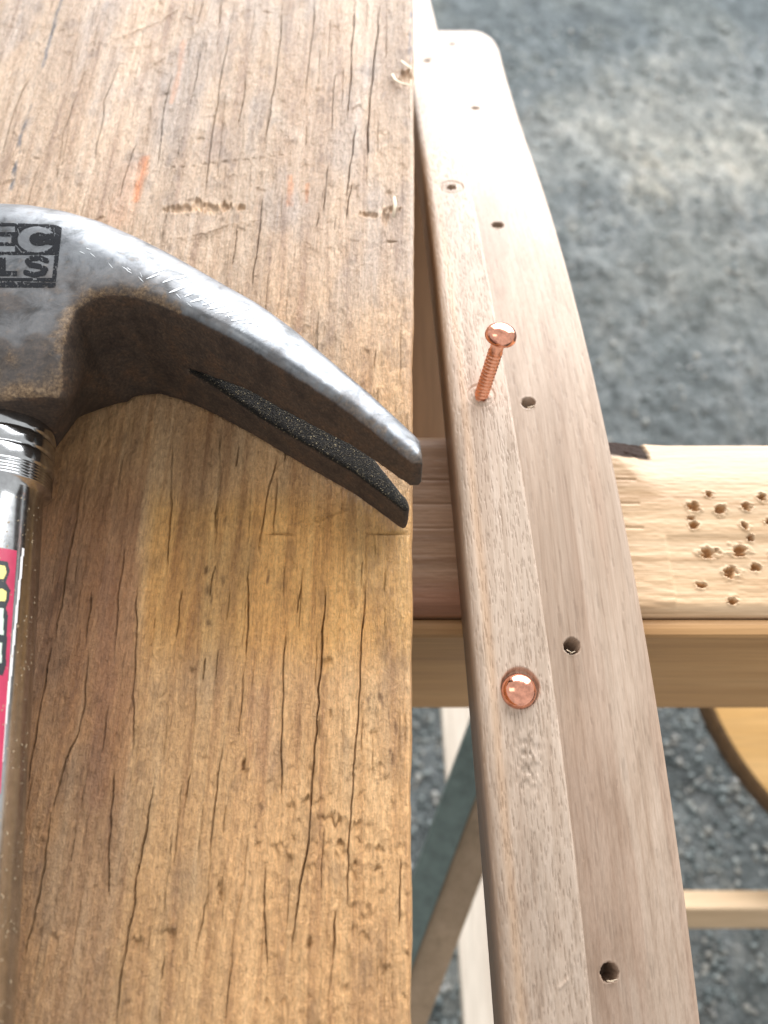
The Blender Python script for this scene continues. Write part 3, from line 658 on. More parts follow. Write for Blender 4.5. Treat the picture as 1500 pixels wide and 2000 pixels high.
# ------------------------------------------------------------------ bent strip and board
# (row, left edge, right edge of the pair) traced; width stays the same along the length
SROW = np.array([2000, 1450, 1050, 850, 560, 380, 200])
SL = np.array([985, 940, 905, 880, 855, 830, 806.0]); SR = np.array([1367, 1290, 1228, 1185, 1113, 1058, 1005.0])
dep = 0.0395 * FPX / (SR - SL); vv = (1000 - SROW) / FPX
sy_ = dep * (ST + vv * CT); sz_ = ZC - dep * (CT - vv * ST)
SP = np.polyfit(sy_, sz_, 2)
def lin_ext(f, y, lo, hi):
    """polynomial inside lo..hi, straight on beyond"""
    y = np.asarray(y, float); c = np.clip(y, lo, hi)
    return np.polyval(f, c) + np.polyval(np.polyder(f), c) * (y - c)
def z_strip(y):
    return lin_ext(SP, y, -0.05, 0.25)
shift = (ZP - 0.033 + 0.0265) - z_strip((YB0 + YB1) / 2 + 0.01)     # rests on the beam
def z_top(y): return z_strip(y) + shift
def ray_hit(px, py, dz):
    """first point along the line of sight that meets the bent surface (dz below the strip's face)"""
    v = (1000 - py) / FPX; u = (px - 750) / FPX
    d = np.linspace(0.10, 0.60, 6001)
    y = d * (ST + v * CT); z = ZC - d * (CT - v * ST)
    k = int(np.argmax(z - (z_top(y) - dz) < 0))
    return float(d[k] * u), float(y[k]), float(z[k])
def edge_on(pts, dz):
    out = sorted((h[1], h[0]) for h in (ray_hit(a, b, dz) for a, b in pts))
    a = np.array(out); return a[:, 0], a[:, 1]
TS, TB = 0.0120, 0.0140
LE = [(990, 2080), (985, 2000), (958, 1700), (940, 1450), (921, 1230), (905, 1050), (890, 900), (873, 740), (856, 560), (832, 380), (806, 200), (785, 80), (765, -20)]
ME = [(1170, 2080), (1155, 2000), (1125, 1720), (1097, 1480), (1074, 1290), (1042, 1050), (1004, 810), (962, 580), (915, 350), (880, 190), (858, 66), (834, -10), (815, -60)]
RE = [(1376, 2080), (1367, 2000), (1322, 1650), (1260, 1240), (1200, 920), (1152, 700), (1102, 510), (1061, 380), (1012, 225), (984, 140)]
yL, xL = edge_on(LE, 0.002); yM, xM = edge_on(ME, 0.001); yR, xR = edge_on(RE, TS + 0.001)
fL = np.polyfit(yL, xL, 4); fM = np.polyfit(yM, xM, 4); fR = np.polyfit(yR, xR, 3)
on_surface = ray_hit

def pores(X, Y, n, L0, L1, wd, dp, seed, slope):
    """short open pores along the grain"""
    rr = np.random.default_rng(seed); z = np.zeros(X.shape); ys = Y[:, 0]
    for _ in range(n):
        r = rr.integers(0, len(ys)); c = rr.random(); L = rr.uniform(L0, L1)
        x0 = X[r, 0] + c * (X[r, -1] - X[r, 0]); y0 = ys[r]
        r1 = min(len(ys), np.searchsorted(ys, y0 + L))
        c0 = max(0, int(c * X.shape[1]) - 5); c1 = min(X.shape[1], int(c * X.shape[1]) + 6)
        Xs = X[r:r1, c0:c1]; Ys = Y[r:r1, c0:c1]
        if Xs.size == 0: continue
        t = (Ys - y0) / L
        cc = np.interp(Ys[:, 0], ys, X[:, 0])[:, None] + (x0 - X[r, 0]) * 1.0
        d = np.abs(Xs - cc); g = np.clip(1 - d / wd, 0, 1) * np.clip(np.minimum(t, 1 - t) * 5, 0, 1)
        z[r:r1, c0:c1] = np.minimum(z[r:r1, c0:c1], -dp * rr.uniform(0.5, 1) * np.minimum(1, g * 1.5))
    return z
def well(z, X, Y, cx, cy, r, depth, rag, seed, soft=0.00022):
    m = np.hypot(X - cx, Y - cy) < r * 3 + 0.002
    d = np.hypot(X[m] - cx, Y[m] - cy) + rag * (fbm(X[m] * 1300, Y[m] * 1300, seed, 2) - 0.4)
    z[m] -= depth * sstep(r + soft * 0.5, r - soft * 0.5, d)
    z[m] += 0.00012 * np.exp(-((d - r - 0.0004) / 0.0003) ** 2) * vn(X[m] * 1500, Y[m] * 1500, seed)
    return d, m
def bent_piece(name, ys, x0, x1, nt, top_off, thick, rad, zfun, mat, rad_r):
    """closed bar following the bend: dense upper face, side faces and underside"""
    t = np.linspace(0, 1, nt); X = x0[:, None] + t[None] * (x1 - x0)[:, None]; Y = np.repeat(ys[:, None], nt, 1)
    h, C = zfun(X, Y)
    dl = X - x0[:, None]; dr = x1[:, None] - X
    rd = lambda d: np.where(d < rad, rad - np.sqrt(np.maximum(0, rad ** 2 - (rad - d) ** 2)), 0)
    rad2 = rad; rad = rad_r
    zr = np.where(dr < rad, rad - np.sqrt(np.maximum(0, rad ** 2 - (rad - dr) ** 2)), 0); rad = rad2
    Zt = (z_top(ys) - top_off)[:, None] + h - rd(dl) - zr
    top = np.stack([X, Y, Zt], -1); base = z_top(ys) - top_off
    r = rad
    ext = [np.stack([x1 + 1e-5, ys, base - k], -1)[:, None] for k in (rad * 1.3, thick - 0.001)] + [np.stack([x1 - 0.001, ys, base - thick], -1)[:, None]]
    ext += [np.stack([x0 + 0.001, ys, base - thick], -1)[:, None]] + [np.stack([x0 - 1e-5, ys, base - k], -1)[:, None] for k in (thick - 0.001, rad * 1.3)]
    P = np.concatenate([top] + ext, 1); V, Q, T = wrap_grid(P)
    me = mesh_np(name, V, Q, T)
    tt = np.concatenate([C, np.ones((len(ys), 6, 3))], 1).reshape(-1, 3); set_tint(me, np.vstack([tt, np.ones((2, 3))]))
    return obj(name, me, mat)

NAIL1 = on_surface(940, 772, 0); NAIL2 = on_surface(1013, 1349, 0)
STRIP_HOLES = [on_surface(882, 365, 0), on_surface(834, 118, 0)]
BOARD_HOLES = [on_surface(a, b, TS) for a, b in ((1190, 1900), (1117, 1262), (1032, 787), (972, 440), (928, 211), (883, 86))]
def build_strips():
    ys = np.concatenate([np.linspace(-0.24, -0.063, 60), np.arange(-0.062, 0.47, 0.00034)])
    x0 = lin_ext(fL, ys, -0.05, 0.40); x1 = lin_ext(fM, ys, -0.05, 0.40)
    def h_strip(X, Y):
        z = pores(X, Y, 5200, 0.0008, 0.0036, 0.00012, 0.00024, 3, 0)
        pm = np.clip(-z / 0.00018, 0, 1)
        U = X - x0[:, None]
        z += 0.000020 * (fbm(U * 1500, Y * 60, 5, 3) - 0.5) * 2
        z += 0.00003 * (vn(U * 2600, Y * 420, 8) - 0.5)
        C = np.ones(X.shape + (3,))
        C *= 1 - 0.15 * pm[..., None] * np.array([0.8, 1.0, 1.15])
        g = sstep(0.5, 0.7, fbm(U * 260, Y * 9, 15, 3)); C *= 1 - 0.12 * g[..., None] * np.array([0.7, 1, 1.2])
        # warm streak along the left edge, rosy middle
        C *= 1 + 0.10 * np.exp(-((U - 0.0035) / 0.0012) ** 2)[..., None] * np.array([1.0, 0.2, -0.8])
        # rough torn patch
        px, py, _ = on_surface(1030, 1480, 0)
        reg = np.exp(-((X - px) / 0.0028) ** 2 - ((Y - py) / 0.0065) ** 2)
        z -= 0.00045 * reg * sstep(0.45, 0.75, vn(U * 1700, Y * 800, 29)); C *= 1 - 0.10 * reg[..., None]
        # scored ring and ragged pilot hole
        for i, (cx, cy, _) in enumerate(STRIP_HOLES + [NAIL1]):
            well(z, X, Y, cx, cy, 0.00155, 0.010, 0.0011, 60 + i)
            d = np.hypot(X - cx, Y - cy); rr = 0.0040 if i < 2 else 0.0037
            z -= 0.00035 * np.exp(-((d - rr) / 0.00022) ** 2)
            z -= 0.00022 * sstep(rr, rr - 0.0004, d)
            z += 0.00022 * np.exp(-((d - rr * 0.72) / 0.0003) ** 2) * sstep(0.4, 0.6, vn(X * 900, Y * 900, 44 + i))
        # recess under the driven nail, worn wider on the far right
        cx, cy, _ = NAIL2
        d = np.hypot(X - cx - 0.0004, Y - cy - 0.0007)
        z -= 0.0011 * sstep(0.0046, 0.0041, d + 0.0003 * (vn(X * 1200, Y * 1200, 9) - 0.5))
        C *= 1 - 0.35 * sstep(0.0050, 0.0043, d)[..., None] * np.array([0.4, 0.8, 1.0])  # brown shadow of the recess painted into the wood
        # small pale nick
        a, b, _ = on_surface(1102, 1921, 0); q, _t = segdist(X, Y, (a - 0.001, b - 0.0008), (a + 0.0007, b + 0.0006)); z += 0.0003 * np.exp(-(q / 0.0003) ** 2)
        return z, C
    o = bent_piece('wooden_strip', ys, x0, x1, 128, 0.0, TS - 0.0002, 0.0024, h_strip, M['strip'], 0.0011)
    tag(o, 'narrow pale bent wooden strip pierced by the two copper nails', 'strip')
    # broad board below it, its far end rounded at the right corner
    ye = on_surface(880, 60, TS)[1]
    ys2 = np.concatenate([np.linspace(-0.24, -0.063, 60), np.arange(-0.062, ye - 0.022, 0.00034), np.linspace(ye - 0.022, ye, 90)])
    X0 = lin_ext(fL, ys2, -0.05, 0.40) + 0.0006; X1 = lin_ext(fR, ys2, -0.05, 0.40)
    rc = 0.036; q = np.clip((ys2 - (ye - rc)) / rc, 0, 1)
    X1 = X1 - 0.0120 * (1 - np.sqrt(np.maximum(0, 1 - q ** 2.3)))
    def h_board(X, Y):
        z = pores(X, Y, 2200, 0.0015, 0.007, 0.00016, 0.00010, 7, 0)
        pm = np.clip(-z / 0.00008, 0, 1)
        U = X - lin_ext(fL, Y[:, 0], -0.05, 0.40)[:, None]
        z += 0.000022 * (fbm(U * 900, Y * 30, 25, 3) - 0.5) * 2
        # growth ring lines sweeping along the board
        lines = np.abs(np.mod(U * 420 + 1.6 * fbm(U * 60, Y * 8, 31, 2) + Y * 7, 1) - 0.5) * 2
        C = np.ones(X.shape + (3,)); C *= 1 - 0.16 * pm[..., None]; C *= 1 - 0.14 * sstep(0.75, 0.98, lines)[..., None] * np.array([0.8, 1, 1.15])
        g = fbm(U * 160, Y * 10, 35, 3); C *= 1 - 0.11 * sstep(0.45, 0.65, g)[..., None] * np.array([0.6, 1, 1.2])
        C *= 1 + 0.08 * sstep(0.55, 0.7, fbm(U * 80, Y * 30, 36, 2))[..., None]
        for i, (cx, cy, _) in enumerate(BOARD_HOLES):
            d, m = well(z, X, Y, cx, cy, 0.0019 if i < 4 else 0.0016, 0.011, 0.00035 if i < 3 else 0.0008, 80 + i, 0.0002)
        return z, C
    b = bent_piece('wooden_board', ys2, X0, X1, 150, TS, TB, 0.0013, h_board, M['board'], 0.0011)
    tag(b, 'wide pale bent wooden board with empty drilled holes under the narrow strip', 'board')
    # torn fibre at the near rims of the drilled holes
    for i, (cx, cy, cz) in enumerate(BOARD_HOLES[:4]):
        rr = random.Random(i)
        for k in range(3):
            a = R(-90 + rr.uniform(-40, 40)); L = rr.uniform(0.0009, 0.0018)
            p = np.array([cx + 0.0016 * math.cos(a), cy + 0.0016 * math.sin(a), cz + 0.00005]); t = np.array([math.cos(a + rr.uniform(1, 2.2)), math.sin(a + rr.uniform(1, 2.2)), 0.25])
            t /= np.linalg.norm(t); u = np.cross(t, (0, 0, 1)); u /= np.linalg.norm(u)
            pts = [p - t * L * 0.5 - u * 0.00012, p - t * L * 0.5 + u * 0.00012, p + t * L * 0.5 + u * 0.00005, p + t * L * 0.5 - u * 0.00005]
            V = np.array([q_ + np.array([0, 0, dz]) for dz in (0, 0.00022) for q_ in pts])
            F = np.array([(3, 2, 1, 0), (4, 5, 6, 7), (0, 1, 5, 4), (1, 2, 6, 5), (2, 3, 7, 6), (3, 0, 4, 7)])
            obj('splinter', mesh_np('splinter', V, F), M['fibre'], b)
build_strips()

# ------------------------------------------------------------------ copper nails
def build_nail(base, head_px, length, rh, label, seated):
    B = Vector(base)
    slope = 2 * SP[0] * base[1] + SP[1]
    nrm = Vector((0, -slope, 1)).normalized()
    if head_px is None: ax = (nrm + Vector((0.02, 0, 0))).normalized()
    else:
        # direction in which the shank leans so that its head is where it was seen
        best = None
        for h in np.linspace(0.008, 0.035, 400):
            P = at3(head_px[0], head_px[1], base[2] + h); e = abs((P - B).length - length)
            if best is None or e < best[0]: best = (e, P)
        ax = (best[1] - B).normalized()
    root = empty('copper_nail', B); tag(root, label, 'nail', 'copper nails in the strip')
    H = length
    rs = 0.00185
    dome = [(rh * 0.30, H - 0.0001), (rh * 0.80, H), (rh * 0.96, H + 0.00035), (rh, H + 0.0008), (rh * 0.985, H + 0.0012)]
    for k in range(1, 13):
        a = k / 12 * math.pi / 2
        dome.append((max(0.00003, rh * 0.985 * math.cos(a)), H + 0.0012 + 0.0028 * math.sin(a)))
    rel(lathe('head', dome, M['copper'], root, 56, B, ax))
    prof = [(0.0001, -0.009), (rs * 0.85, -0.009)]
    s = -0.0085; pitch = 0.00115
    while s < H * 0.80:
        prof += [(rs * 0.84, s), (rs * 1.06, s + pitch * 0.72), (rs * 1.06, s + pitch * 0.82)]; s += pitch
    prof += [(rs * 0.93, H * 0.82), (rs * 0.96, H), (0.0001, H)]
    rel(lathe('shank', prof, M['copper_dull'], root, 28, B, ax))
    return root
n1 = build_nail(NAIL1, (976, 662), 0.0195, 0.0041, 'copper nail standing proud with its ringed shank showing', False)
n2 = build_nail((NAIL2[0], NAIL2[1], NAIL2[2] - 0.0012), None, 0.0003, 0.0041, 'driven copper nail with only its domed head showing', True)

# ------------------------------------------------------------------ hammer
def surface_nets(F, origin, step):
    s = F < 0
    nx, ny, nz = F.shape
    acc = np.zeros((nx - 1, ny - 1, nz - 1, 3), np.float32); cnt = np.zeros((nx - 1, ny - 1, nz - 1), np.float32)
    for ax in range(3):
        o1 = [i for i in range(3) if i != ax]
        for a in (0, 1):
            for b in (0, 1):
                sl0 = [None] * 3; sl1 = [None] * 3
                n = [nx, ny, nz]
                sl0[ax] = slice(0, n[ax] - 1); sl1[ax] = slice(1, n[ax])
                for oi, k in zip(o1, (a, b)): sl0[oi] = sl1[oi] = slice(k, n[oi] - 1 + k)
                f0 = F[tuple(sl0)]; f1 = F[tuple(sl1)]; ch = (f0 < 0) != (f1 < 0)
                t = np.where(ch, f0 / (f0 - f1 + 1e-20), 0)
                acc[..., ax] += np.where(ch, t, 0); 
                for oi, k in zip(o1, (a, b)): acc[..., oi] += np.where(ch, k, 0)
                cnt += ch
    act = cnt > 0
    idx = -np.ones(act.shape, np.int64); I = np.argwhere(act); idx[act] = np.arange(len(I))
    V = (I + acc[act] / cnt[act][:, None]) * step + np.array(origin)
    quads = []
    for ax in range(3):
        f0 = np.take(s, range(F.shape[ax] - 1), ax); f1 = np.take(s, range(1, F.shape[ax]), ax)
        ch = np.argwhere(f0 != f1); u, v = (ax + 1) % 3, (ax + 2) % 3
        ok = (ch[:, u] > 0) & (ch[:, v] > 0) & (ch[:, u] < F.shape[u] - 1) & (ch[:, v] < F.shape[v] - 1); ch = ch[ok]
        flip = f0[tuple(ch.T)]
        def cell(du, dv):
            c = ch.copy(); c[:, u] += du; c[:, v] += dv; return idx[tuple(c.T)]
        q = np.stack([cell(-1, -1), cell(0, -1), cell(0, 0), cell(-1, 0)], -1)
        q[~flip] = q[~flip][:, ::-1]; quads.append(q)
    Q = np.concatenate(quads); Q = Q[(Q >= 0).all(1)]
    return V, Q

HT = 0.0350                    # height of the head lying on its side
SH = 0.16                      # the head leans a little on the plank
OUT = [(-60, 396), (0, 389), (60, 392), (130, 404), (200, 424), (270, 454), (340, 489), (420, 534), (500, 580), (580, 638), (660, 703), (730, 760), (790, 813), (822, 843)]
INN = [(829, 868), (806, 870), (740, 822), (680, 780), (600, 737), (520, 693), (450, 653), (370, 612), (300, 582), (240, 566), (185, 570), (145, 598), (127, 645), (118, 700), (111, 780), (104, 838)]
po = [tuple(map(float, at(a, b - 9, ZP + HT - 0.005))) for a, b in OUT]
pi_ = [tuple(map(float, at(a, b, ZP + HT))) for a, b in INN]
# handle axis, from the seen right edges of collar and tube
ZH = ZP + 0.0165
HA = Vector((-0.0895, 0.0915, ZH)); HB = Vector((-0.0752, -0.0234, ZH - 0.0035)); HD = (HB - HA).normalized()
sock_r = pi_[-1]; sock_l = (2 * HA.x - sock_r[0] - 0.001, sock_r[1] - 0.002)
left = [sock_l, (sock_l[0] - 0.001, sock_l[1] + 0.022), (sock_l[0] - 0.006, sock_l[1] + 0.031), (sock_l[0] - 0.022, sock_l[1] + 0.033), (sock_l[0] - 0.026, sock_l[1] + 0.030),
        (sock_l[0] - 0.036, sock_l[1] + 0.030), (sock_l[0] - 0.036, sock_l[1] + 0.064), (sock_l[0] - 0.026, sock_l[1] + 0.064), (sock_l[0] - 0.020, sock_l[1] + 0.062)]
POLY = po + pi_ + left
def poly_sdf(X, Y, poly):
    d = np.full(X.shape, 1.0); ins = np.zeros(X.shape, bool); n = len(poly)
    for k in range(n):
        p, q = poly[k], poly[(k + 1) % n]
        dd, _ = segdist(X, Y, p, q); d = np.minimum(d, dd)
        c = ((p[1] > Y) != (q[1] > Y))
        xi = (q[0] - p[0]) * (Y - p[1]) / (q[1] - p[1] + 1e-15) + p[0]
        ins ^= c & (X < xi)
    return np.where(ins, -d, d)
def pl_dist(X, Y, pl):
    d = np.full(X.shape, 1.0)
    for p, q in zip(pl[:-1], pl[1:]): d = np.minimum(d, segdist(X, Y, p, q)[0])
    return d
def build_hammer():
    root = empty('claw_hammer', (HA.x, HA.y, ZP))
    tag(root, 'steel claw hammer lying on its side on the weathered plank', 'hammer')
    st = 0.00058
    xs = np.arange(-0.152, 0.016, st); yv = np.arange(0.066, 0.168, st); zv = np.arange(-0.0016, HT + 0.003, st)
    X2, Y2 = np.meshgrid(xs, yv, indexing='ij')
    # lean: the outline is shifted towards the camera lower down
    F = np.empty((len(xs), len(yv), len(zv)), np.float32)
    yo_p = sorted([(a, b) for a, b in po])
    def smax(a, b, k):
        h = np.clip(0.5 - 0.5 * (b - a) / k, 0, 1); return b + (a - b) * h + k * h * (1 - h)
    y_pad = np.arange(0.066, 0.168 + SH * HT + st, st)
    X2p, Y2p = np.meshgrid(xs, y_pad, indexing='ij')
    D = poly_sdf(X2p, Y2p, POLY); DO = pl_dist(X2p, Y2p, [(-0.2, 0.145)] + po)
    DI = pl_dist(X2p, Y2p, pi_)
    slot_axis = [tuple(map(float, at(a, b, ZP + HT))) for a, b in [(330, 588), (400, 625), (520, 693), (680, 780), (840, 880)]]
    for k, z in enumerate(zv):
        sh = SH * (HT - z)
        # rows of the shifted outline
        yi = (Y2[0] + sh - y_pad[0]) / st; i0 = np.clip(np.floor(yi).astype(int), 0, len(y_pad) - 2); f = (yi - i0)[None]
        lerp = lambda A: A[:, i0] * (1 - f) + A[:, i0 + 1] * f
        d = lerp(D); do = lerp(DO)
        # cheeks: crowned towards the outer edge, thinning towards the claw tips
        tip = sstep(-0.055, 0.012, X2)
        di_ = lerp(DI); wl = do + di_
        crown = np.minimum(0.0068, 0.42 * wl) * np.clip(1 - do / np.minimum(0.015, wl * 0.95 + 1e-6), 0, 1) ** 2
        ztop = HT - crown - 0.0046 * sstep(-0.03, 0.012, X2)
        neck = sstep(0.106, 0.088, Y2) * sstep(-0.055, -0.064, X2) * 0.0046
        ztop = ztop - neck
        zbot = 0.0002 + 0.0022 * np.clip(1 - do / 0.010, 0, 1) ** 2 + neck * 0.3
        c = np.maximum(z - ztop, zbot - z)
        e = smax(d, c, 0.0022)
        # the nail slot between the two claws
        sx = (X2 - slot_axis[0][0]) 
        wd = 0.0004 + 0.0034 * sstep(0.0, 0.020, sx) + 0.0018 * sstep(0.02, 0.07, sx)
        mid = 0.0146 + 0.0009 * sstep(0.02, 0.07, sx)
        sl = np.maximum(np.abs(z - mid) - wd, -(sx) * 0.7)
        e = smax(e, -sl, 0.0010)
        if z < 0.0146:      # the lower claw is ground to a thinner, pointed tip
            e = smax(e, 0.0046 * sstep(-0.018, 0.012, X2) - 0.0002 - do, 0.0012)
            e = smax(e, (X2 - 0.0076) * 0.9 - (Y2 - 0.082) * 0.25, 0.0016)
        # the socket narrows to a round collar and ends squarely where the handle enters
        px_, py_, pz_ = X2 - HA.x, Y2 - HA.y, (z + ZP) - HA.z
        sa = px_ * HD.x + py_ * HD.y + pz_ * HD.z
        rr_ = np.sqrt(np.maximum(1e-12, px_ ** 2 + py_ ** 2 + pz_ ** 2 - sa ** 2))
        far_ = np.maximum(0, X2 - (HA.x + 0.021))
        lim = 0.0134 + 0.0095 * sstep(-0.002, 0.013, pz_) + 0.50 * np.maximum(0, -sa) + 260.0 * np.maximum(0, -sa - 0.010) ** 2 + 3 * far_
        e = smax(e, (rr_ - lim) * 0.75, 0.003)
        e = smax(e, sa - 0.0006 - 3 * far_, 0.0008)
        F[:, :, k] = e
    V, Q = surface_nets(F, (xs[0], yv[0], zv[0]), st)
    # smooth once along the surface
    for _ in range(2):
        S = np.zeros_like(V); n = np.zeros(len(V))
        for a, b in ((0, 1), (1, 2), (2, 3), (3, 0)):
            np.add.at(S, Q[:, a], V[Q[:, b]]); np.add.at(n, Q[:, a], 1)
            np.add.at(S, Q[:, b], V[Q[:, a]]); np.add.at(n, Q[:, b], 1)
        V = V * 0.4 + 0.6 * S / n[:, None]
    # forged roughness
    nf = np.cross(V[Q[:, 2]] - V[Q[:, 0]], V[Q[:, 3]] - V[Q[:, 1]]); nv = np.zeros_like(V)
    for a in range(4): np.add.at(nv, Q[:, a], nf)
    nv /= np.linalg.norm(nv, axis=1)[:, None] + 1e-12
    if (nv[V[:, 2] > HT - 0.003][:, 2].mean() < 0): Q = Q[:, ::-1]; nv = -nv
    x, y, z = V.T
    n1_ = fbm(x * 260, y * 260, 3, 4); n2_ = fbm(x * 900, y * 900 + z * 700, 7, 3)
    pol = sstep(0.34, 0.52, nv[:, 2] + 0.22 * (n1_ - 0.45) + 0.15 * (n2_ - 0.45)) * (z > HT * 0.62)
    pol = np.maximum(pol, sstep(0.2, 0.5, nv[:, 1]) * (z > HT * 0.55))
    di = pl_dist(x, y, pi_)
    rust = sstep(0.0026, 0.0002, di + 0.006 * (n1_ - 0.5) + 0.003 * (n2_ - 0.5)) * (x < -0.045) * 0.9
    sock = sstep(0.103, 0.092, y + 0.016 * (n1_ - 0.45) - 0.25 * (x + 0.078)) * sstep(-0.092, -0.079, x + 0.008 * (n2_ - 0.5))
    sock = sock * sstep(-0.050, -0.060, x)
    rust = np.clip(np.maximum(rust, sock) + 0.25 * sstep(0.60, 0.72, n2_), 0, 1) * (nv[:, 2] > 0.35)
    rust = np.maximum(rust, 0.6 * (nv[:, 2] > 0.4) * sstep(-0.03, 0.008, x) * sstep(0.0010, 0.0, di + 0.004 * (n2_ - 0.5)))
    sxv = x - slot_axis[0][0]
    grit = (z < 0.0150) * (z > 0.0075) * sstep(0.35, 0.75, nv[:, 2]) * (sxv > 0)
    pol = pol * (1 - grit) * (z > 0.02)
    pol *= 1 - 0.35 * sstep(0.45, 0.7, n1_) * sstep(0.006, 0.001, di)
    # the cheek below the print is dull and pitted, with smears of old glue
    dull = sstep(0.130, 0.116, y + 0.010 * (n1_ - 0.45)) * sstep(-0.040, -0.060, x)
    pol *= 1 - (0.74 - 0.40 * sstep(0.5, 0.62, fbm(x * 120, y * 120, 19, 3))) * dull
    V = V + nv * (0.00022 * (n2_ - 0.45) * (1 - pol))[:, None] + nv * (0.00025 * (n2_ - 0.45) * rust)[:, None]
    V[:, 2] += ZP
    me = mesh_np('head', V - np.array(root.location), Q)
    set_tint(me, np.stack([pol, rust, grit], -1))
    head = obj('head', me, M['hammer'], root)
    # height of the cheek under a point, for the print
    up = (nv[:, 2] > 0.5) & (z > HT * 0.6)
    ux, uy, uz = x[up], y[up], V[up, 2]
    gi = np.full((len(xs) + 2, len(yv) + 2), np.nan); cnt = np.zeros_like(gi); acc = np.zeros_like(gi)
    ii = np.clip(((ux - xs[0]) / st).astype(int), 0, len(xs)); jj = np.clip(((uy - yv[0]) / st).astype(int), 0, len(yv))
    np.add.at(acc, (ii, jj), uz); np.add.at(cnt, (ii, jj), 1); gi = np.where(cnt > 0, acc / np.maximum(cnt, 1), ZP + HT - 0.003)
    def cheek(px, py):
        i = np.clip((px - xs[0]) / st - 0.5, 0, len(xs) - 1); j = np.clip((py - yv[0]) / st - 0.5, 0, len(yv) - 1)
        i0 = i.astype(int); j0 = j.astype(int); fi = i - i0; fj = j - j0
        return (gi[i0, j0] * (1 - fi) * (1 - fj) + gi[i0 + 1, j0] * fi * (1 - fj) + gi[i0, j0 + 1] * (1 - fi) * fj + gi[i0 + 1, j0 + 1] * fi * fj)
    # ---- worn printed logo on the cheek: fine cells where ink is left
    def ellipse(U, W, cx, cy, rx, ry): return np.hypot((U - cx) / rx, (W - cy) / ry)
    def stroke(U, W, pts):
        d = np.full(U.shape, 99.0)
        for p, q in zip(pts[:-1], pts[1:]): d = np.minimum(d, segdist(U, W, p, q)[0])
        return d
    us = np.arange(-40, 126, 0.8); ws = np.arange(428, 566, 0.8)
    U, Wg = np.meshgrid(us, ws, indexing='ij')
    rightb = 121 - (Wg - 440) * 0.11
    topb = 435 + 0.035 * np.maximum(U, 0) + np.clip(U - 100, 0, 99) ** 2 * 0.014
    panel = (U < rightb) & (Wg > topb) & (Wg < 561)
    up_ = panel & (Wg < 497)
    Cc = (ellipse(U, Wg, 71, 467, 37, 26) < 1) & ~(ellipse(U, Wg, 76, 467, 19, 13) < 1) & ~((U > 88) & (np.abs(Wg - 467) < 9.5 + 0.15 * (U - 88)))
    E = ((U < 29) & (((Wg > 441) & (Wg < 453)) | ((Wg > 480) & (Wg < 492)))) | ((U < 22) & (Wg > 461) & (Wg < 473)) | ((U < -16) & (Wg > 441) & (Wg < 492))
    E &= U > -32
    lo = panel & (Wg >= 499)
    Sd = stroke(U, Wg, [(91, 509), (78, 504), (62, 504), (53, 510), (58, 517), (76, 520), (89, 526), (85, 533), (66, 537), (50, 532)]) < 5.0
    Ld = ((U > -2) & (U < 11) & (Wg > 503) & (Wg < 539)) | ((U > -2) & (U < 33) & (Wg > 529) & (Wg < 539))
    border = lo & ((U > rightb - 8) | (Wg > 543))
    ink = (up_ & ~Cc & ~E) | (lo & (Sd | Ld)) | border
    wear = fbm(U * 0.09, Wg * 0.09, 5, 4); wear2 = fbm(U * 0.35, Wg * 0.35, 9, 3)
    ink &= (wear2 + 0.35 * (wear - 0.45) > 0.27) & ~((np.abs(Wg - 549 - 0.02 * U) < 1.2) & (wear > 0.4))
    ink &= ~(stroke(U, Wg, [(34, 446), (38, 458)]) < 1.2) & ~(stroke(U, Wg, [(30, 478), (42, 492)]) < 1.0)
    wx, wy = at(U, Wg, ZP + HT - 0.004)
    for _ in range(4):
        zz = cheek(wx, wy); wx, wy = at(U, Wg, zz)
    zz = cheek(wx, wy) + 0.00009
    P = np.stack([wx, wy, zz], -1).reshape(-1, 3) - np.array(root.location)
    nu, nw = U.shape
    ci, cj = np.nonzero(ink[:-1, :-1]); b0 = ci * nw + cj
    Qp = np.stack([b0, b0 + 1, b0 + nw + 1, b0 + nw], -1)
    used, inv = np.unique(Qp, return_inverse=True); Qp = inv.reshape(-1, 4)
    pr = obj('printed_logo', mesh_np('printed_logo', P[used], Qp), M['print'], head)
    tag(pr, 'worn black print reading EC over LS on the cheek')
    # ---- bright scratches across the cheek
    rs_ = random.Random(3); SV = []; SQ = []
    lines = [(318, 552, 30, -12), (345, 566, 22, -8), (330, 572, 26, -10), (372, 590, 34, -10), (395, 596, 28, -9), (405, 604, 34, -8), (420, 612, 42, -6), (440, 618, 36, -7), (452, 626, 30, -4), (468, 631, 44, -3),
             (430, 600, 26, -9), (412, 588, 20, -8), (360, 580, 24, -11), (485, 622, 26, -4), (500, 634, 24, -2), (300, 532, 20, -6), (286, 545, 26, -10), (345, 545, 18, -6), (470, 606, 22, -6), (390, 572, 22, -9)]
    lines += [(rs_.uniform(150, 560), 0, rs_.uniform(4, 12), rs_.uniform(3, 12)) for _ in range(26)]
    for lx, ly, dx_, dy_ in lines:
        if ly == 0: ly = 455 + (lx - 150) * 0.42 + rs_.uniform(8, 48)
        wpx = rs_.uniform(0.8, 1.9) if abs(dx_) > 14 else 0.7
        pu = np.array([lx + dx_ * t for t in np.linspace(0, 1, 7)]); pw = np.array([ly + dy_ * t for t in np.linspace(0, 1, 7)])
        ww_ = wpx * np.sin(np.linspace(0.25, 2.9, 7)); b0 = len(SV)
        for sg in (-1, 1):
            x_, y_ = at(pu, pw + sg * ww_, ZP + HT - 0.003)
            for _ in range(4): x_, y_ = at(pu, pw + sg * ww_, cheek(x_, y_))
            SV += list(np.stack([x_, y_, cheek(x_, y_) + 0.00010], -1) - np.array(root.location))
        SQ += [(b0 + k, b0 + 7 + k, b0 + 8 + k, b0 + k + 1) for k in range(6)]
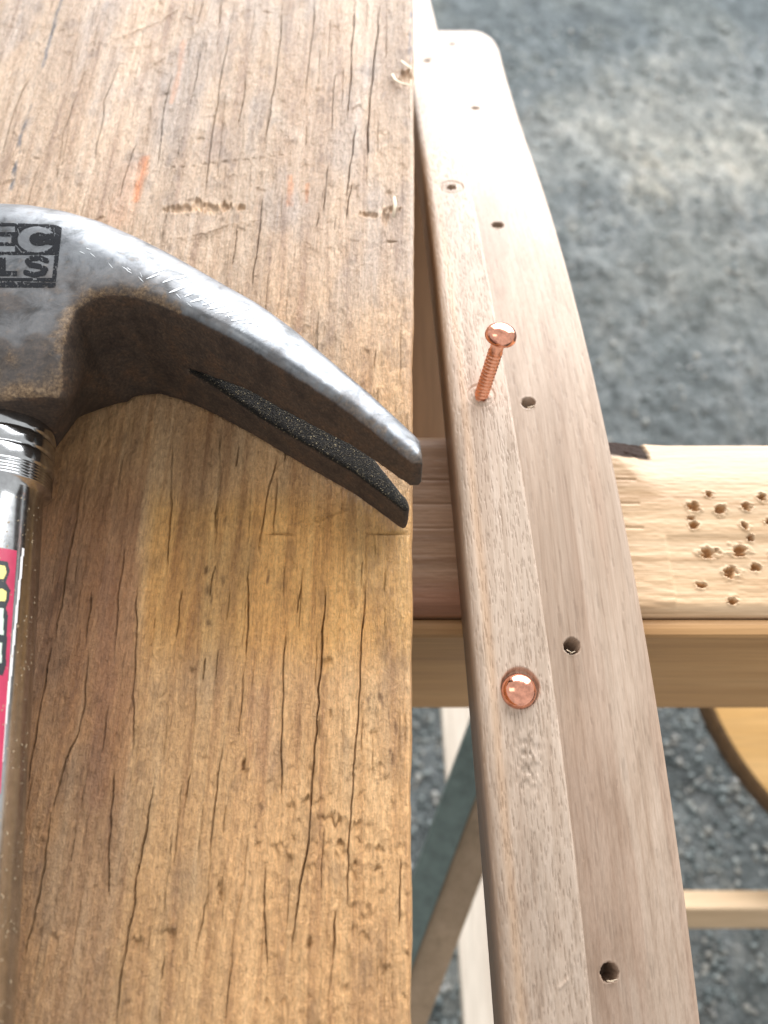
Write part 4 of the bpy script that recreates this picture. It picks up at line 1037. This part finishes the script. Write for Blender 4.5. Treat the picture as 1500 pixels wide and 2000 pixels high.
    sc_ = obj('scratches', mesh_np('scratches', np.array(SV), np.array(SQ)), M['scratch'], head); sc_['kind'] = 'stuff'
    # ---- chrome handle with ringed collar
    L = (HB - HA).length
    rc, rt = 0.01255, 0.0106
    prof = [(0.0001, -0.004), (rc - 0.0012, -0.004), (rc - 0.0004, -0.0004), (rc, 0.0)]
    s = 0.0
    for k in range(3):
        prof += [(rc - 0.0001, s + 0.0002), (rc, s + 0.0006), (rc, s + 0.0028), (rc - 0.0001, s + 0.0032), (rc - 0.0004, s + 0.0034), (rc - 0.0004, s + 0.0038)]; s += 0.0040
    prof += [(rc - 0.0003, s)]
    for k in range(5):
        prof += [(rc - 0.0006, s + 0.0001), (rc - 0.00025, s + 0.0004), (rc - 0.0006, s + 0.0007)]; s += 0.00075
    prof += [(rt + 0.0004, s + 0.0005), (rt, s + 0.0012)]
    for q in np.linspace(s + 0.004, 0.24, 30): prof.append((rt, q))
    prof += [(rt - 0.001, 0.2408), (0.0001, 0.2408)]
    hd = rel(lathe('handle', prof, M['chrome'], root, 96, HA, HD))
    # ---- sticker wrapped on the upper side of the tube
    ax = np.array(HD); upw = np.array((0, 0, 1.0)); upw = upw - ax * upw.dot(ax); upw /= np.linalg.norm(upw); rt_ = np.cross(upw, ax); 
    if rt_[0] < 0: rt_ = -rt_
    def tube_pt(s, a, r): return np.array(HA) + s[..., None] * ax + r * (np.cos(a)[..., None] * upw + np.sin(a)[..., None] * rt_)
    # where on the tube the photographed edges fall
    def tube_at(px, py):
        best = None
        sg, ag = np.meshgrid(np.linspace(0.015, 0.17, 311), np.radians(np.linspace(-60, 95, 311)), indexing='ij')
        P = tube_pt(sg, ag, rt); dx, dy, dz = P[..., 0], P[..., 1], P[..., 2] - ZC
        f_ = dy * ST - dz * CT; v_ = dy * CT + dz * ST
        e = (750 + FPX * dx / f_ - px) ** 2 + (1000 - FPX * v_ / f_ - py) ** 2
        k = np.unravel_index(np.argmin(e), e.shape); return sg[k], ag[k]
    s0, a0 = tube_at(46, 1072); s1, a1 = tube_at(3, 1490); s00, _ = tube_at(8, 1062)
    def cells(name, mask_fn, mat, parent, r, res=0.0002, s_rng=None, a_rng=None, lab=None):
        sv = np.arange(s_rng[0], s_rng[1], res); av = np.arange(a_rng[0], a_rng[1], res / rt)
        Sg, Ag = np.meshgrid(sv, av, indexing='ij'); mk = mask_fn(Sg, Ag)
        P = tube_pt(Sg, Ag, r).reshape(-1, 3); nw_ = Sg.shape[1]
        ci, cj = np.nonzero(mk[:-1, :-1]); b0 = ci * nw_ + cj; q = np.stack([b0, b0 + nw_, b0 + nw_ + 1, b0 + 1], -1)
        used, inv = np.unique(q, return_inverse=True)
        o = obj(name, mesh_np(name, P[used], inv.reshape(-1, 4)), mat, parent)
        if lab: o['label'] = lab
        return o
    edge = lambda S: a0 + (a1 - a0) * (S - s0) / (s1 - s0)
    scuff = lambda S, A: (fbm(S * 900, A * 9, 3, 3) < 0.36) & (A > edge(S) - 0.13) & (S < s0 + 0.008)
    stick = cells('sticker', lambda S, A: (A < edge(S)) & (S > s00 + 0.0008 * np.maximum(0, A)) & ~scuff(S, A), M['red'], hd, rt + 0.00009, 0.0003, (s00 - 0.001, 0.165), (-0.9, 1.0), 'red sticker wrapped round the chrome handle')
    cells('sticker_edge', lambda S, A: (A < edge(S) + 0.002 + 0.02 * (fbm(S * 700, S * 0, 4, 2) - 0.4)) & (A > edge(S) - 0.05) & (S > s00 - 0.0003), M['white'], hd, rt + 0.00006, 0.0002, (s00 - 0.001, 0.165), (0.2, 1.2))
    # fragments of lettering that reach into the picture
    def frag(name, quads_px, mat, r):
        pq = [[tube_at(a, b) for a, b in q] for q in quads_px]
        allp = np.array([p for q in pq for p in q])
        def mk(S, A):
            m = np.zeros(S.shape, bool)
            for q in pq: m |= poly_sdf(S, A * 0.0106, [(p[0], p[1] * 0.0106) for p in q]) < 0
            return m
        return cells(name, mk, mat, hd, r, 0.00016, (allp[:, 0].min() - 0.001, allp[:, 0].max() + 0.001), (allp[:, 1].min() - 0.05, allp[:, 1].max() + 0.05))
    frag('lettering', [[(-30, 1092), (14, 1098), (18, 1116), (10, 1136), (19, 1150), (16, 1172), (10, 1190), (13, 1200), (10, 1300), (4, 1318), (-30, 1310)]], M['black'], rt + 0.00013)
    frag('lettering', [[(-30, 1100), (9, 1104), (12, 1117), (5, 1132), (-30, 1130)], [(-30, 1150), (4, 1148), (11, 1156), (9, 1172), (-30, 1174)]], M['yellow'], rt + 0.00017)
    frag('lettering', [[(-30, 1186), (5, 1188), (5, 1240), (-30, 1240)], [(-30, 1256), (2, 1256), (1, 1296), (-30, 1298)]], M['pale'], rt + 0.00017)
    # ---- sawdust clinging to the tube
    n = 380; rr = np.random.default_rng(5)
    ss = rr.uniform(0.020, 0.16, n); aa = np.where(rr.random(n) < 0.75, rr.uniform(0.5, 1.6, n), rr.uniform(-0.4, 0.8, n))
    P0 = tube_pt(ss, aa, rt + 0.00008); sz = rr.uniform(0.00006, 0.00017, n); ang = rr.uniform(0, 3.14, n)
    tv = np.cos(ang)[:, None] * ax + np.sin(ang)[:, None] * (np.cos(aa)[:, None] * rt_ - np.sin(aa)[:, None] * upw)
    nn = np.cos(aa)[:, None] * upw + np.sin(aa)[:, None] * rt_; bv = np.cross(nn, tv)
    cor = [(-1.6, -0.7, 0), (1.6, -0.7, 0), (1.6, 0.7, 0), (-1.6, 0.7, 0), (0, 0, 1.1)]
    V = np.stack([P0 + sz[:, None] * (a * tv + b * bv + c * nn) for a, b, c in cor], 1).reshape(-1, 3)
    T = (np.array([(0, 1, 4), (1, 2, 4), (2, 3, 4), (3, 0, 4)])[None] + np.arange(n)[:, None, None] * 5).reshape(-1, 3)
    du = obj('sawdust', mesh_np('sawdust', V, np.zeros((0, 4), int), T), M['dust'], hd); du['kind'] = 'stuff'
build_hammer()
